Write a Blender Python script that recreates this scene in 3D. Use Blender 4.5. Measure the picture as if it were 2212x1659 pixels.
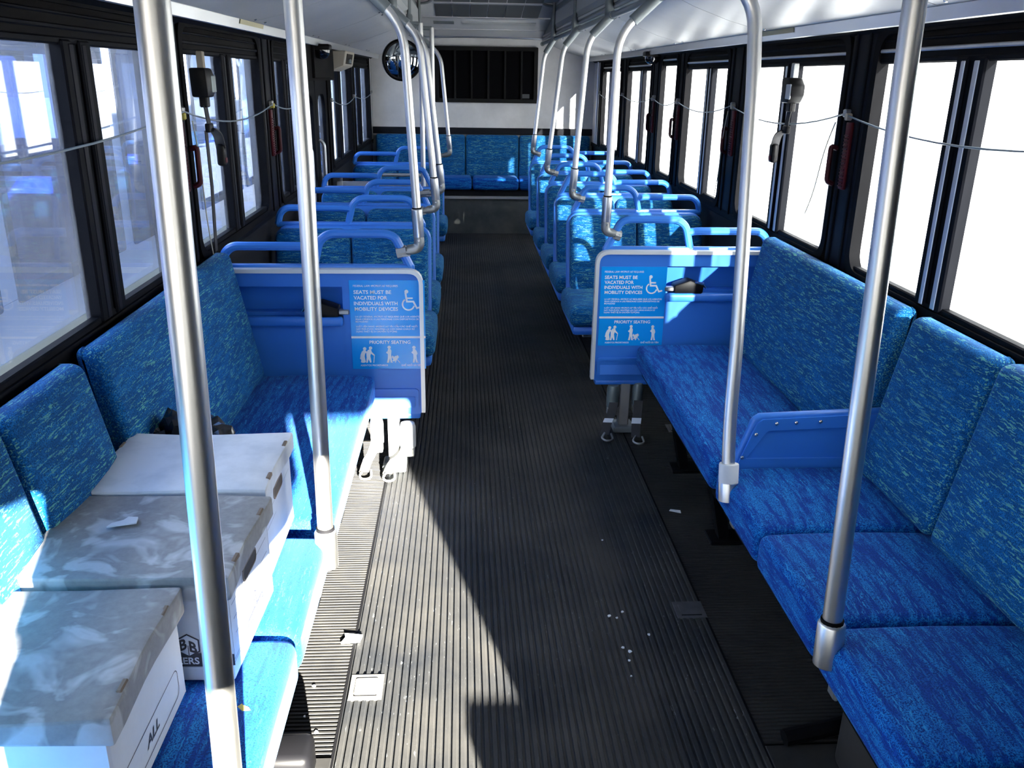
import bpy, bmesh, math, random
from mathutils import Vector, Matrix
random.seed(7)
S = bpy.context.scene
C = S.collection
for o in list(bpy.data.objects):
    bpy.data.objects.remove(o)

# ------------------------------------------------------------ camera
cam_d = bpy.data.cameras.new('camera'); cam = bpy.data.objects.new('camera', cam_d); C.objects.link(cam)
cam_d.sensor_width = 36.0; cam_d.lens = 36.0*1850/2212; cam_d.clip_start = 0.03; cam_d.clip_end = 500
_f = 1850.0
_Y = Vector((1000-1106, -(165-829.5), -_f)).normalized()
_Zd = Vector((1030-1106, -(7100-829.5), -_f)).normalized()
_Z = -_Zd; _Z = (_Z-_Y*_Z.dot(_Y)).normalized(); _X = _Y.cross(_Z)
cam.matrix_world = Matrix.Translation((-0.215, 0.0, 1.6)) @ Matrix((_X, _Y, _Z)).to_4x4()
S.camera = cam

# ------------------------------------------------------------ light
SUN = Vector((-0.265, 1.0, -0.27)).normalized()
sl = bpy.data.lights.new('sun', 'SUN'); sun = bpy.data.objects.new('sun', sl); C.objects.link(sun)
sl.energy = 235.0; sl.angle = math.radians(0.6); sl.color = (1.0, 0.91, 0.77)
sun.rotation_mode = 'QUATERNION'; sun.rotation_quaternion = SUN.to_track_quat('-Z', 'Y'); sun.location = (3, -12, 6)
W = bpy.data.worlds.new('sky'); S.world = W; W.use_nodes = True
wn = W.node_tree.nodes; wl = W.node_tree.links; wn.clear()
tc = wn.new('ShaderNodeTexCoord'); sx = wn.new('ShaderNodeSeparateXYZ'); wl.new(tc.outputs['Generated'], sx.inputs[0])
cr = wn.new('ShaderNodeValToRGB'); wl.new(sx.outputs['Z'], cr.inputs[0])          # clear low-sun sky: pale haze at the horizon, blue above
ce_ = cr.color_ramp.elements; ce_[0].position = 0.0; ce_[0].color = (.92, .97, 1.0, 1); ce_[1].position = .65; ce_[1].color = (.33, .55, 1.0, 1)
bg = wn.new('ShaderNodeBackground'); bg.inputs[1].default_value = 4.3
wo = wn.new('ShaderNodeOutputWorld'); wl.new(cr.outputs[0], bg.inputs[0]); wl.new(bg.outputs[0], wo.inputs[0])
V = S.view_settings
V.view_transform = 'Standard'; V.look = 'None'; V.gamma = 1.0; V.use_curve_mapping = False; V.exposure = 0.05
S.cycles.use_denoising = True
S.cycles.max_bounces = 6; S.cycles.diffuse_bounces = 3; S.cycles.glossy_bounces = 3; S.cycles.transmission_bounces = 4
S.cycles.use_adaptive_sampling = True; S.cycles.adaptive_threshold = 0.05
S.cycles.transparent_max_bounces = 14; S.cycles.sample_clamp_indirect = 8.0; S.cycles.caustics_reflective = False

# ------------------------------------------------------------ materials
MATS = {}
def mat(name, col=(.5,.5,.5), rough=.5, metal=0.0, spec=.5):
    m = bpy.data.materials.new(name); m.use_nodes = True
    b = m.node_tree.nodes['Principled BSDF']
    b.inputs['Base Color'].default_value = (*col, 1); b.inputs['Roughness'].default_value = rough
    b.inputs['Metallic'].default_value = metal; b.inputs['Specular IOR Level'].default_value = spec
    MATS[name] = m
    return m
def nt(m): return m.node_tree.nodes, m.node_tree.links, m.node_tree.nodes['Principled BSDF']
def coords(N, L, scale, kind='Object', rot=(0,0,0)):
    t = N.new('ShaderNodeTexCoord'); mp = N.new('ShaderNodeMapping'); mp.inputs['Scale'].default_value = scale
    mp.inputs['Rotation'].default_value = rot
    L.new(t.outputs[kind], mp.inputs[0]); return mp.outputs[0]
def noise(N, L, vec, scale=1.0, detail=3.0, rough=.55, dist=0.0):
    n = N.new('ShaderNodeTexNoise'); n.inputs['Scale'].default_value = scale; n.inputs['Detail'].default_value = detail
    n.inputs['Roughness'].default_value = rough; n.inputs['Distortion'].default_value = dist
    L.new(vec, n.inputs['Vector']); return n.outputs[0]
def ramp(N, L, fac, stops):
    r = N.new('ShaderNodeValToRGB'); e = r.color_ramp.elements
    while len(e) < len(stops): e.new(.5)
    for k, (p, c) in enumerate(stops):
        e[k].position = p; e[k].color = (*c, 1) if len(c) == 3 else c
    L.new(fac, r.inputs[0]); return r.outputs[0]
def mixc(N, L, fac, a, b):
    m = N.new('ShaderNodeMix'); m.data_type = 'RGBA'
    for sock, v in ((m.inputs[0], fac), (m.inputs[6], a), (m.inputs[7], b)):
        if hasattr(v, 'is_linked'): L.new(v, sock)
        elif isinstance(v, (int, float)): sock.default_value = v
        else: sock.default_value = (*v, 1)
    return m.outputs[2]
def bump(N, L, b, h, strength=.3, dist=.002):
    n = N.new('ShaderNodeBump'); n.inputs['Strength'].default_value = strength; n.inputs['Distance'].default_value = dist
    L.new(h, n.inputs['Height']); L.new(n.outputs[0], b.inputs['Normal'])
BW = [(0, (0,0,0)), (1, (1,1,1))]
def fabric(name, axis, base, dark, streak, amount=.56):
    m = mat(name, base, .85, 0, .15); N, L, b = nt(m)
    sc = [260.0, 260.0, 260.0]; sc[axis] = 19.0
    wob = noise(N, L, coords(N, L, (70,70,70)), 1, 1)
    t = N.new('ShaderNodeTexCoord')
    add = N.new('ShaderNodeVectorMath'); add.operation = 'ADD'
    sub = N.new('ShaderNodeMath'); sub.operation = 'MULTIPLY_ADD'; sub.inputs[1].default_value = .008; sub.inputs[2].default_value = -.004
    L.new(wob, sub.inputs[0]); cb = N.new('ShaderNodeCombineXYZ')
    for k in range(3):
        if k != axis: L.new(sub.outputs[0], cb.inputs[k])
    L.new(t.outputs['Object'], add.inputs[0]); L.new(cb.outputs[0], add.inputs[1])
    mp = N.new('ShaderNodeMapping'); mp.inputs['Scale'].default_value = sc; L.new(add.outputs[0], mp.inputs[0])
    st = ramp(N, L, noise(N, L, mp.outputs[0], 1, 1.5), [(amount, (0,0,0)), (amount+.06, (1,1,1))])
    patch = ramp(N, L, noise(N, L, coords(N, L, (7,7,7)), 1, 2), [(.35, (0,0,0)), (.62, (1,1,1))])
    fine = noise(N, L, coords(N, L, (330,330,330)), 1, 1)
    sc2 = [60.0, 60.0, 60.0]; sc2[axis] = 8.0
    band = ramp(N, L, noise(N, L, coords(N, L, sc2), 1, 2), [(.42, (0,0,0)), (.58, (1,1,1))])
    c1 = mixc(N, L, band, dark, base)
    c2 = mixc(N, L, ramp(N, L, fine, [(.40, (0,0,0)), (.54, (1,1,1))]), tuple(.6*x for x in dark), c1)
    mul = N.new('ShaderNodeMath'); mul.operation = 'MULTIPLY'; mul.inputs[1].default_value = .85
    L.new(st, mul.inputs[0])
    mul2 = N.new('ShaderNodeMath'); mul2.operation = 'MULTIPLY_ADD'; mul2.inputs[1].default_value = .65; mul2.inputs[2].default_value = .35
    L.new(patch, mul2.inputs[0])
    mul3 = N.new('ShaderNodeMath'); mul3.operation = 'MULTIPLY'; L.new(mul.outputs[0], mul3.inputs[0]); L.new(mul2.outputs[0], mul3.inputs[1])
    L.new(mixc(N, L, mul3.outputs[0], c2, streak), b.inputs['Base Color'])
    b.inputs['Sheen Weight'].default_value = .12; b.inputs['Sheen Roughness'].default_value = .4
    b.inputs['Sheen Tint'].default_value = (.3, .6, 1, 1)
    bump(N, L, b, fine, .25, .001)
    return m
BK = ((.005,.125,.37), (.003,.075,.25), (.14,.42,.34))
CU = ((.006,.150,.50), (.002,.042,.29), (.02,.25,.58))
fabric('fabric_back_x', 0, *BK, .57); fabric('fabric_back_y', 1, *BK, .57)
fabric('fabric_cushion_x', 0, *CU, .6); fabric('fabric_cushion_y', 1, *CU, .6)
mat('blue_plastic', (.033,.185,.66), .38, 0, .45); mat('blue_handle', (.035,.20,.68), .35, 0, .5)
N, L, b = nt(MATS['blue_plastic']); bump(N, L, b, noise(N, L, coords(N, L, (500,500,500)), 1, 1), .12, .001)
mat('blue_shell', (.012,.10,.42), .5); mat('sign_blue', (.005,.34,.92), .22, 0, .6); mat('print_white', (.92,.95,.98), .4)
mat('print_black', (.035,.035,.045), .6); mat('trim_white', (.72,.74,.74), .35, .2)
mat('dark_frame', (.005,.0055,.008), .6, 0, .05); mat('rubber_black', (.005,.005,.006), .7, 0, .05); mat('pillar_dark', (.006,.007,.012), .5, 0, .07)
mat('header_dark', (.006,.0055,.006), .65, 0, .04)
mat('aluminium', (.72,.73,.74), .32, 1.0); mat('aluminium_dull', (.55,.56,.58), .45, .9); mat('chrome', (.8,.8,.82), .12, 1.0)
def brushed(name, col, r, axis=2):
    m = mat(name, col, r, 1.0); N, L, b = nt(m); sc = [900.0]*3; sc[axis] = 4
    n = noise(N, L, coords(N, L, sc), 1, 1)
    L.new(ramp(N, L, n, [(.2, (r-.03,)*3), (.8, (r+.03,)*3)]), b.inputs['Roughness'])
    return m
brushed('steel_pole', (.66,.655,.64), .38); brushed('sleeve', (.70,.70,.69), .36)
mat('fitting_grey', (.30,.31,.31), .42, .75); mat('rail_grey', (.20,.225,.235), .45, .35)
def mottled(name, a, bcol, scale, rough, p=(.35,.65), dist=0.0, detail=5):
    m = mat(name, a, rough); N, L, b = nt(m)
    L.new(ramp(N, L, noise(N, L, coords(N, L, (scale,)*3), 1, detail, .6, dist), [(p[0], a), (p[1], bcol)]), b.inputs['Base Color'])
    return m
mottled('cove_white', (.40,.415,.44), (.47,.48,.50), 2.0, .34); mottled('wall_white', (.62,.615,.61), (.78,.77,.765), 3.0, .55)
mottled('ceiling_white', (.50,.51,.53), (.56,.57,.58), 2, .4); mottled('kick_panel', (.035,.045,.05), (.085,.09,.085), 4, .5)
mat('wall_lower', (.014,.015,.019), .7, 0, .08); mat('vent_black', (.003,.003,.004), .8, 0, .05); mat('vent_bar', (.012,.012,.012), .6, 0, .12)
mat('grille_grey', (.05,.056,.062), .55); mat('diffuser', (.42,.44,.45), .35)
# rubber floor: near black, dusty, scuffed
m = mat('floor_rubber', (.03,.03,.035), .62, 0, .22); N, L, b = nt(m)
dust = ramp(N, L, noise(N, L, coords(N, L, (2.2,2.2,2.2)), 1, 6, .65), [(.35, (.015,.0165,.0195)), (.7, (.047,.045,.042))])
sp = ramp(N, L, noise(N, L, coords(N, L, (130,34,130)), 1, 3, .6), [(.66, (0,0,0)), (.70, (1,1,1))])
area = ramp(N, L, noise(N, L, coords(N, L, (2.6,1.2,2)), 1, 3, .6), [(.42, (0,0,0)), (.60, (1,1,1))])
mm = N.new('ShaderNodeMath'); mm.operation = 'MULTIPLY'; L.new(sp, mm.inputs[0]); L.new(area, mm.inputs[1])
L.new(mixc(N, L, mm.outputs[0], dust, (.14,.145,.155)), b.inputs['Base Color'])
bump(N, L, b, noise(N, L, coords(N, L, (220,220,220)), 1, 2), .3, .001)
m = mat('floor_side', (.03,.03,.033), .65, 0, .2); N, L, b = nt(m)
L.new(ramp(N, L, noise(N, L, coords(N, L, (3,3,3)), 1, 6, .65), [(.3, (.013,.013,.014)), (.72, (.040,.038,.035))]), b.inputs['Base Color'])
mottled('plate_pale', (.09,.085,.075), (.22,.21,.19), 18, .55); mottled('plate_dark', (.03,.032,.036), (.06,.06,.065), 18, .5)  # lighter and darker mottled plate colours
# cardboard
mottled('box_white', (.70,.72,.75), (.80,.82,.84), 5, .7); mottled('lid_clean', (.62,.65,.68), (.78,.80,.83), 6, .7, (.3,.5))
m = mat('lid_dirty', (.3,.3,.3), .8); N, L, b = nt(m)
n1 = noise(N, L, coords(N, L, (9,9,9)), 1, 3, .5, 1.2)
n2 = noise(N, L, coords(N, L, (60,60,60)), 1, 4, .6)
c1 = ramp(N, L, n1, [(.50, (.235,.235,.24)), (.60, (.50,.52,.54))])
L.new(mixc(N, L, ramp(N, L, n2, [(.3, (0,0,0)), (.75, (.45,.45,.45))]), c1, (.40,.40,.40)), b.inputs['Base Color'])
mat('cardboard_edge', (.20,.15,.115), .85); mat('hole_dark', (.015,.010,.007), .9)
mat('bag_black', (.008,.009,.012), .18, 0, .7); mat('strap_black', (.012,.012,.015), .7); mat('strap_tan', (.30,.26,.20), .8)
mat('retractor_grey', (.16,.20,.21), .35, .3); mat('red_plastic', (.085,.008,.013), .5, 0, .2); mat('red_dark', (.045,.004,.008), .5, 0, .2)
mat('yellow_label', (.48,.43,.25), .5); mat('yellow_tag', (.5,.42,.06), .5); mat('beige_box', (.42,.38,.31), .6); mat('cord_grey', (.16,.20,.23), .5)
mat('string_pale', (.45,.44,.36), .7); mat('paper', (.7,.72,.74), .7); mat('dome_glass', (.01,.01,.012), .06, 0, .9); mat('mirror', (.40,.44,.46), .02, 1.0)
mat('screw', (.75,.74,.72), .25, 1.0); mat('lamp_amber', (.6,.6,.55), .3); mat('plant_yellow', (.4,.35,.08), .7)
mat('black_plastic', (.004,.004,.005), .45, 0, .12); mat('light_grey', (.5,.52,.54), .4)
# outside
mottled('asphalt', (.26,.255,.25), (.36,.35,.335), .35, .9); mat('paint_white', (.74,.75,.76), .3, 0, .5)
mat('tyre', (.012,.012,.012), .8); mottled('foliage', (.010,.016,.010), (.022,.030,.018), 1.2, .9); mat('bark', (.10,.075,.05), .9)
mat('paint_red', (.45,.05,.04), .35); mat('paint_blue', (.06,.22,.5), .35); mat('far_glass', (.02,.035,.06), .08, 0, .8)
mat('seat_far', (.02,.10,.35), .7); mat('stripe_yellow', (.55,.5,.25), .5)
def glass(name, tint, dirt, lo, hi, ior=1.5, streak=(3,3,3)):
    m = bpy.data.materials.new(name); m.use_nodes = True; N = m.node_tree.nodes; L = m.node_tree.links; N.clear()
    out = N.new('ShaderNodeOutputMaterial'); tr = N.new('ShaderNodeBsdfTransparent'); tr.inputs[0].default_value = (*tint, 1)
    gl = N.new('ShaderNodeBsdfGlossy'); gl.inputs['Roughness'].default_value = .015; gl.inputs[0].default_value = (.95,.97,1,1)
    fr = N.new('ShaderNodeFresnel'); ge = N.new('ShaderNodeNewGeometry'); mr = N.new('ShaderNodeMapRange')
    mr.inputs['To Min'].default_value = ior; mr.inputs['To Max'].default_value = 1/ior     # same reflectance on both faces of the thin pane
    L.new(ge.outputs['Backfacing'], mr.inputs['Value']); L.new(mr.outputs[0], fr.inputs[0])
    m1 = N.new('ShaderNodeMixShader'); L.new(fr.outputs[0], m1.inputs[0]); L.new(tr.outputs[0], m1.inputs[1]); L.new(gl.outputs[0], m1.inputs[2])
    tl = N.new('ShaderNodeBsdfTranslucent'); tl.inputs[0].default_value = (*dirt, 1)
    df = N.new('ShaderNodeBsdfDiffuse'); df.inputs[0].default_value = (*dirt, 1)
    m2 = N.new('ShaderNodeMixShader'); m2.inputs[0].default_value = .35; L.new(tl.outputs[0], m2.inputs[1]); L.new(df.outputs[0], m2.inputs[2])
    n = noise(N, L, coords(N, L, streak), 1, 5, .65, .4)
    fac = ramp(N, L, n, [(.3, (lo,)*3), (.75, (hi,)*3)])
    m3 = N.new('ShaderNodeMixShader'); L.new(fac, m3.inputs[0]); L.new(m1.outputs[0], m3.inputs[1]); L.new(m2.outputs[0], m3.inputs[2])
    L.new(m3.outputs[0], out.inputs[0]); MATS[name] = m
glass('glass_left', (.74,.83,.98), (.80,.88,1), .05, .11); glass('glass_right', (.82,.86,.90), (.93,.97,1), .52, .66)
glass('glass_front', (.93,.95,.96), (.9,.9,.9), .01, .03); glass('glass_far', (.45,.55,.75), (.5,.6,.8), .01, .03)

# ------------------------------------------------------------ helpers
class MB:
    """collects geometry of one part"""
    def __init__(s): s.v = []; s.f = []
    def add(s, vs, fs):
        o = len(s.v); s.v += [tuple(p) for p in vs]; s.f += [tuple(i+o for i in q) for q in fs]; return s
    def box(s, x0, x1, y0, y1, z0, z1):
        x0, x1 = sorted((x0, x1)); y0, y1 = sorted((y0, y1)); z0, z1 = sorted((z0, z1))
        return s.add([(x0,y0,z0),(x1,y0,z0),(x1,y1,z0),(x0,y1,z0),(x0,y0,z1),(x1,y0,z1),(x1,y1,z1),(x0,y1,z1)],
                     [(0,3,2,1),(4,5,6,7),(0,1,5,4),(1,2,6,5),(2,3,7,6),(3,0,4,7)])
    def bev(s, x0, x1, y0, y1, z0, z1, r=.01, seg=3, cuts=0, fn=None):
        bm = bmesh.new(); bmesh.ops.create_cube(bm, size=1)
        x0, x1 = sorted((x0, x1)); y0, y1 = sorted((y0, y1)); z0, z1 = sorted((z0, z1))
        for v in bm.verts: v.co = ((x0+x1)/2+v.co.x*(x1-x0), (y0+y1)/2+v.co.y*(y1-y0), (z0+z1)/2+v.co.z*(z1-z0))
        if cuts: bmesh.ops.subdivide_edges(bm, edges=bm.edges[:], cuts=cuts, use_grid_fill=True)
        ed = [e for e in bm.edges if e.calc_face_angle(0) > .5]
        bmesh.ops.bevel(bm, geom=ed, offset=r, segments=seg, profile=.5, affect='EDGES', clamp_overlap=True)
        if fn:
            for v in bm.verts: v.co = Vector(fn(*v.co))
        return s.bm(bm)
    def bm(s, bm):
        bm.verts.index_update(); s.add([v.co[:] for v in bm.verts], [[v.index for v in f.verts] for f in bm.faces]); bm.free(); return s
    def prism(s, poly, axis, a, b, r=0, seg=2, fn=None):
        """poly: 2D outline; axis: extrusion axis (0:x -> (y,z), 1:y -> (x,z), 2:z -> (x,y))"""
        def p3(p, t): return ((t, p[0], p[1]), (p[0], t, p[1]), (p[0], p[1], t))[axis]
        bm = bmesh.new(); n = len(poly)
        A = [bm.verts.new(p3(p, a)) for p in poly]; B = [bm.verts.new(p3(p, b)) for p in poly]
        bm.faces.new(A); bm.faces.new(B[::-1])
        for i in range(n): bm.faces.new((A[i], B[i], B[(i+1) % n], A[(i+1) % n]))
        bmesh.ops.recalc_face_normals(bm, faces=bm.faces[:])
        if r:
            ed = [e for e in bm.edges if e.calc_face_angle(0) > .6]
            bmesh.ops.bevel(bm, geom=ed, offset=r, segments=seg, profile=.5, affect='EDGES', clamp_overlap=True)
        if fn:
            for v in bm.verts: v.co = Vector(fn(*v.co))
        return s.bm(bm)
    def tube(s, pts, r, seg=12, cap=True, flat=1.0):
        P = [Vector(p) for p in pts]; n = len(P); rings = []; up = None
        for i in range(n):
            t = ((P[min(i+1, n-1)]-P[i]).normalized() + (P[i]-P[max(i-1, 0)]).normalized()).normalized()
            if up is None:
                up = Vector((0,0,1)) if abs(t.z) < .9 else Vector((1,0,0))
            a = (up - t*up.dot(t)).normalized(); up = a; bb = t.cross(a)
            k = 1.0
            if 0 < i < n-1:
                c = max(.5, math.sqrt(max(0, (1+(P[i+1]-P[i]).normalized().dot((P[i]-P[i-1]).normalized()))/2))); k = 1/c
            rr = r[i] if isinstance(r, (list, tuple)) else r
            rings.append([P[i] + (a*math.cos(2*math.pi*j/seg)*flat + bb*math.sin(2*math.pi*j/seg))*rr*(1+(k-1)*.5) for j in range(seg)])
        vs = [p for R in rings for p in R]; fs = []
        for i in range(n-1):
            for j in range(seg):
                fs.append((i*seg+j, i*seg+(j+1) % seg, (i+1)*seg+(j+1) % seg, (i+1)*seg+j))
        if cap: fs += [tuple(range(seg))[::-1], tuple((n-1)*seg+j for j in range(seg))]
        return s.add(vs, fs)
    def lathe(s, prof, origin, axis=(0,0,1), seg=24):
        ax = Vector(axis).normalized(); u = ax.orthogonal().normalized(); w = ax.cross(u); o = Vector(origin)
        vs = []; fs = []; n = len(prof)
        for (r, h) in prof:
            for j in range(seg):
                t = 2*math.pi*j/seg; vs.append(o+ax*h+(u*math.cos(t)+w*math.sin(t))*max(r, 1e-5))
        for i in range(n-1):
            for j in range(seg): fs.append((i*seg+j, i*seg+(j+1) % seg, (i+1)*seg+(j+1) % seg, (i+1)*seg+j))
        fs += [tuple(range(seg))[::-1], tuple((n-1)*seg+j for j in range(seg))]
        return s.add(vs, fs)
    def ribbon(s, pts, w, t, side):
        """flat strap through pts, width vector side"""
        sd = Vector(side).normalized()*w/2; P = [Vector(p) for p in pts]; vs = []; fs = []; n = len(P)
        for i in range(n):
            d = (P[min(i+1, n-1)]-P[max(i-1, 0)]).normalized(); nn = d.cross(sd).normalized()*t/2
            vs += [P[i]-sd-nn, P[i]+sd-nn, P[i]+sd+nn, P[i]-sd+nn]
        for i in range(n-1):
            for j in range(4): fs.append((4*i+j, 4*i+(j+1) % 4, 4*i+4+(j+1) % 4, 4*i+4+j))
        fs += [(3,2,1,0), tuple(4*(n-1)+j for j in range(4))]
        return s.add(vs, fs)
    def ring(s, outer, inner, axis, a, b):
        """frame between two outlines with the same number of points"""
        def p3(p, t): return ((t, p[0], p[1]), (p[0], t, p[1]), (p[0], p[1], t))[axis]
        n = len(outer); vs = [p3(p, a) for p in outer]+[p3(p, a) for p in inner]+[p3(p, b) for p in outer]+[p3(p, b) for p in inner]; fs = []
        for i in range(n):
            j = (i+1) % n
            fs += [(i, j, n+j, n+i), (2*n+i, 3*n+i, 3*n+j, 2*n+j), (i, 2*n+i, 2*n+j, j), (n+i, n+j, 3*n+j, 3*n+i)]
        return s.add(vs, fs)
    def build(s, name, material, parent=None, smooth=True, off=None, ang=35):
        o_ = Vector(off) if off is not None else (Vector(parent['_o']) if parent is not None and '_o' in parent else Vector((0,0,0)))
        me = bpy.data.meshes.new(name); me.from_pydata([tuple(Vector(v)-o_) for v in s.v], [], s.f)
        bm = bmesh.new(); bm.from_mesh(me); bmesh.ops.recalc_face_normals(bm, faces=bm.faces[:]); bm.to_mesh(me); bm.free()
        if smooth:
            me.polygons.foreach_set('use_smooth', [True]*len(me.polygons)); me.set_sharp_from_angle(angle=math.radians(ang))
        me.materials.append(MATS[material]); me.update()
        o = bpy.data.objects.new(name, me); C.objects.link(o)
        if parent is not None:
            o.parent = parent
            if '_o' in parent: o['_o'] = parent['_o']
        else: o.location = o_
        return o
def tag(o, label=None, cat=None, group=None, kind=None):
    if label: o['label'] = label
    if cat: o['category'] = cat
    if group: o['group'] = group
    if kind: o['kind'] = kind
    return o
def thing(name, loc, label=None, cat=None, group=None, kind=None):
    o = bpy.data.objects.new(name, None); C.objects.link(o); o.empty_display_size = .1
    o.location = loc; o['_o'] = tuple(loc)
    return tag(o, label, cat, group, kind)
def copy_tree(o, parent=None):
    c = o.copy(); C.objects.link(c); c.parent = parent
    for ch in list(o.children): copy_tree(ch, c)
    return c
def one(name, mb, material, label, cat, group=None, base=None, **k):
    """a thing that is one mesh, origin at its base"""
    if base is None:
        xs, ys, zs = zip(*mb.v); base = ((min(xs)+max(xs))/2, (min(ys)+max(ys))/2, min(zs))
    o = mb.build(name, material, off=base, **k); o['_o'] = tuple(base)
    return tag(o, label, cat, group)
def fillet(pts, r, n=5):
    P = [Vector(p) for p in pts]; out = [P[0]]
    for i in range(1, len(P)-1):
        a = (P[i-1]-P[i]); b_ = (P[i+1]-P[i]); d = min(r, a.length*.49, b_.length*.49)
        p0 = P[i]+a.normalized()*d; p1 = P[i]+b_.normalized()*d
        for k in range(n+1):
            t = k/n; out.append(p0*(1-t)**2+P[i]*2*t*(1-t)+p1*t*t)
    out.append(P[-1]); return out
def rrect(x0, x1, y0, y1, r, n=5):
    r = [r]*4 if not isinstance(r, (list, tuple)) else r      # bl, br, tr, tl
    out = []
    for (cx, cy, a0, rr) in ((x0+r[0], y0+r[0], 180, r[0]), (x1-r[1], y0+r[1], 270, r[1]), (x1-r[2], y1-r[2], 0, r[2]), (x0+r[3], y1-r[3], 90, r[3])):
        for k in range(n+1):
            t = math.radians(a0+90*k/n); out.append((cx+rr*math.cos(t), cy+rr*math.sin(t)))
    return out
def struct(name, mb, material, parent=None, **k):
    o = mb.build(name, material, parent, **k)
    if parent is None: o['kind'] = 'structure'
    return o
# ============================================================ the bus shell
Y0, Y1 = -1.8, 9.75
XW = 1.22
# floor with ribbed mats
fl = struct('floor', MB().box(-1.3, 1.3, Y0-.1, Y1+.1, -.06, -.006), 'rubber_black')
def ribs(a0, a1, pitch, gap, depth, l0, l1, across):
    """ribbed rubber sheet: ribs run along Y (across=0) or along X (across=1)"""
    b = MB(); n = max(1, int(round((a1-a0)/pitch))); p = (a1-a0)/n; prof = []
    for k in range(n):
        s = a0+k*p
        prof += [(s, -depth), (s+gap, -depth), (s+gap+.0018, 0), (s+p-.0018, 0)]
    prof.append((a1, -depth)); vs = []; fs = []
    for (u, z) in prof:
        vs += [(u, l0, z), (u, l1, z)] if not across else [(l0, u, z), (l1, u, z)]
    for k in range(len(prof)-1): fs.append((2*k, 2*k+1, 2*k+3, 2*k+2))
    return b.add(vs, fs)
am = ribs(-.545, .545, .0205, .0065, .0045, Y0, 9.3, 0).build('aisle_mat', 'floor_rubber', fl, smooth=False)
ribs(1.72, 9.4, .0145, .0045, .004, -1.25, -.547, 1).build('side_mat', 'floor_side', fl, smooth=False)
ribs(1.72, 9.4, .0145, .0045, .004, .547, 1.25, 1).build('side_mat', 'floor_side', fl, smooth=False)
MB().bev(-.70, -.548, .5, 1.71, -.006, .003, .002, 1).build('smooth_mat', 'floor_side', fl)
MB().bev(.548, .74, .5, 1.71, -.006, .003, .002, 1).build('smooth_mat', 'floor_side', fl)
for s in (-1, 1):
    MB().box(s*.543, s*.5495, Y0, 9.3, -.006, .0008).build('mat_seam', 'rubber_black', fl)
# raised boxes over the front wheels, under the nearest benches
for s in (-1, 1):
    MB().prism([(s*.70, 0), (s*1.24, 0), (s*1.24, .33), (s*.80, .33), (s*.70, .24)], 1, .35, 1.66, .02).build('wheel_housing', 'floor_side', fl)

# side walls
def wall(side):
    s = -1 if side == 'left' else 1
    b = MB()
    if s < 0:
        b.box(-1.205, -1.27, Y0, 5.50, -.05, .925).box(-1.205, -1.27, 6.68, Y1, -.05, .925)
    else:
        b.box(1.205, 1.27, Y0, Y1, -.05, .925)
    w = struct('wall_'+side, b, 'wall_lower')
    MB().box(s*1.12, s*1.30, Y0, Y1, 1.79, 1.86).box(s*1.205, s*1.30, Y0, Y1, 1.765, 1.80).build('header', 'header_dark', w)
    MB().box(s*1.27, s*1.30, Y0, Y1, 1.85, 2.4).build('upper_side', 'wall_lower', w)
    MB().prism([(s*1.205, 1.752), (s*1.14, 1.787), (s*1.14, 1.80), (s*1.205, 1.80)], 1, Y0, Y1).build('header_lip', 'dark_frame', w)
    MB().bev(s*1.192, s*1.215, Y0, 5.45 if s < 0 else Y1, .90, .94, .006, 2).build('sill_ledge', 'dark_frame', w)
    if s < 0: MB().bev(s*1.192, s*1.215, 6.70, Y1, .90, .94, .006, 2).build('sill_ledge', 'dark_frame', w)
    return w
wl_ = wall('left'); wr_ = wall('right')
def pillar(w, s, a, b_):
    MB().bev(s*1.193, s*1.27, a, b_, .93, 1.80, .012, 2).build('pillar', 'pillar_dark', w)
    for t in (.24, .76):
        y = a+(b_-a)*t
        MB().bev(s*1.186, s*1.20, y-.008, y+.008, .93, 1.78, .003, 1).build('pillar_groove', 'dark_frame', w)
for (a, b_) in ((-1.8, 1.72), (3.06, 3.26), (4.46, 4.74), (5.70, 5.90), (6.42, 6.72), (7.72, 8.02), (9.10, 9.30)): pillar(wr_, 1, a, b_)  # first span is solid wall added to keep sun off the aisle
for (a, b_) in ((.2, 1.0), (2.98, 3.22), (4.46, 4.74), (5.36, 5.52), (6.66, 6.72), (7.96, 8.20), (9.50, 9.75)): pillar(wl_, -1, a, b_)
MB().box(1.2, 1.27, 9.25, 9.75, .93, 1.80).build('rear_corner', 'wall_white', wr_)
MB().bev(1.186, 1.20, 9.42, 9.47, .95, 1.78, .004, 1).build('corner_strip', 'aluminium', wr_)
MB().bev(-1.186, -1.20, 9.56, 9.68, .95, 1.78, .004, 1).build('corner_strip', 'aluminium', wl_)
wn_i = [0]
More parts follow.
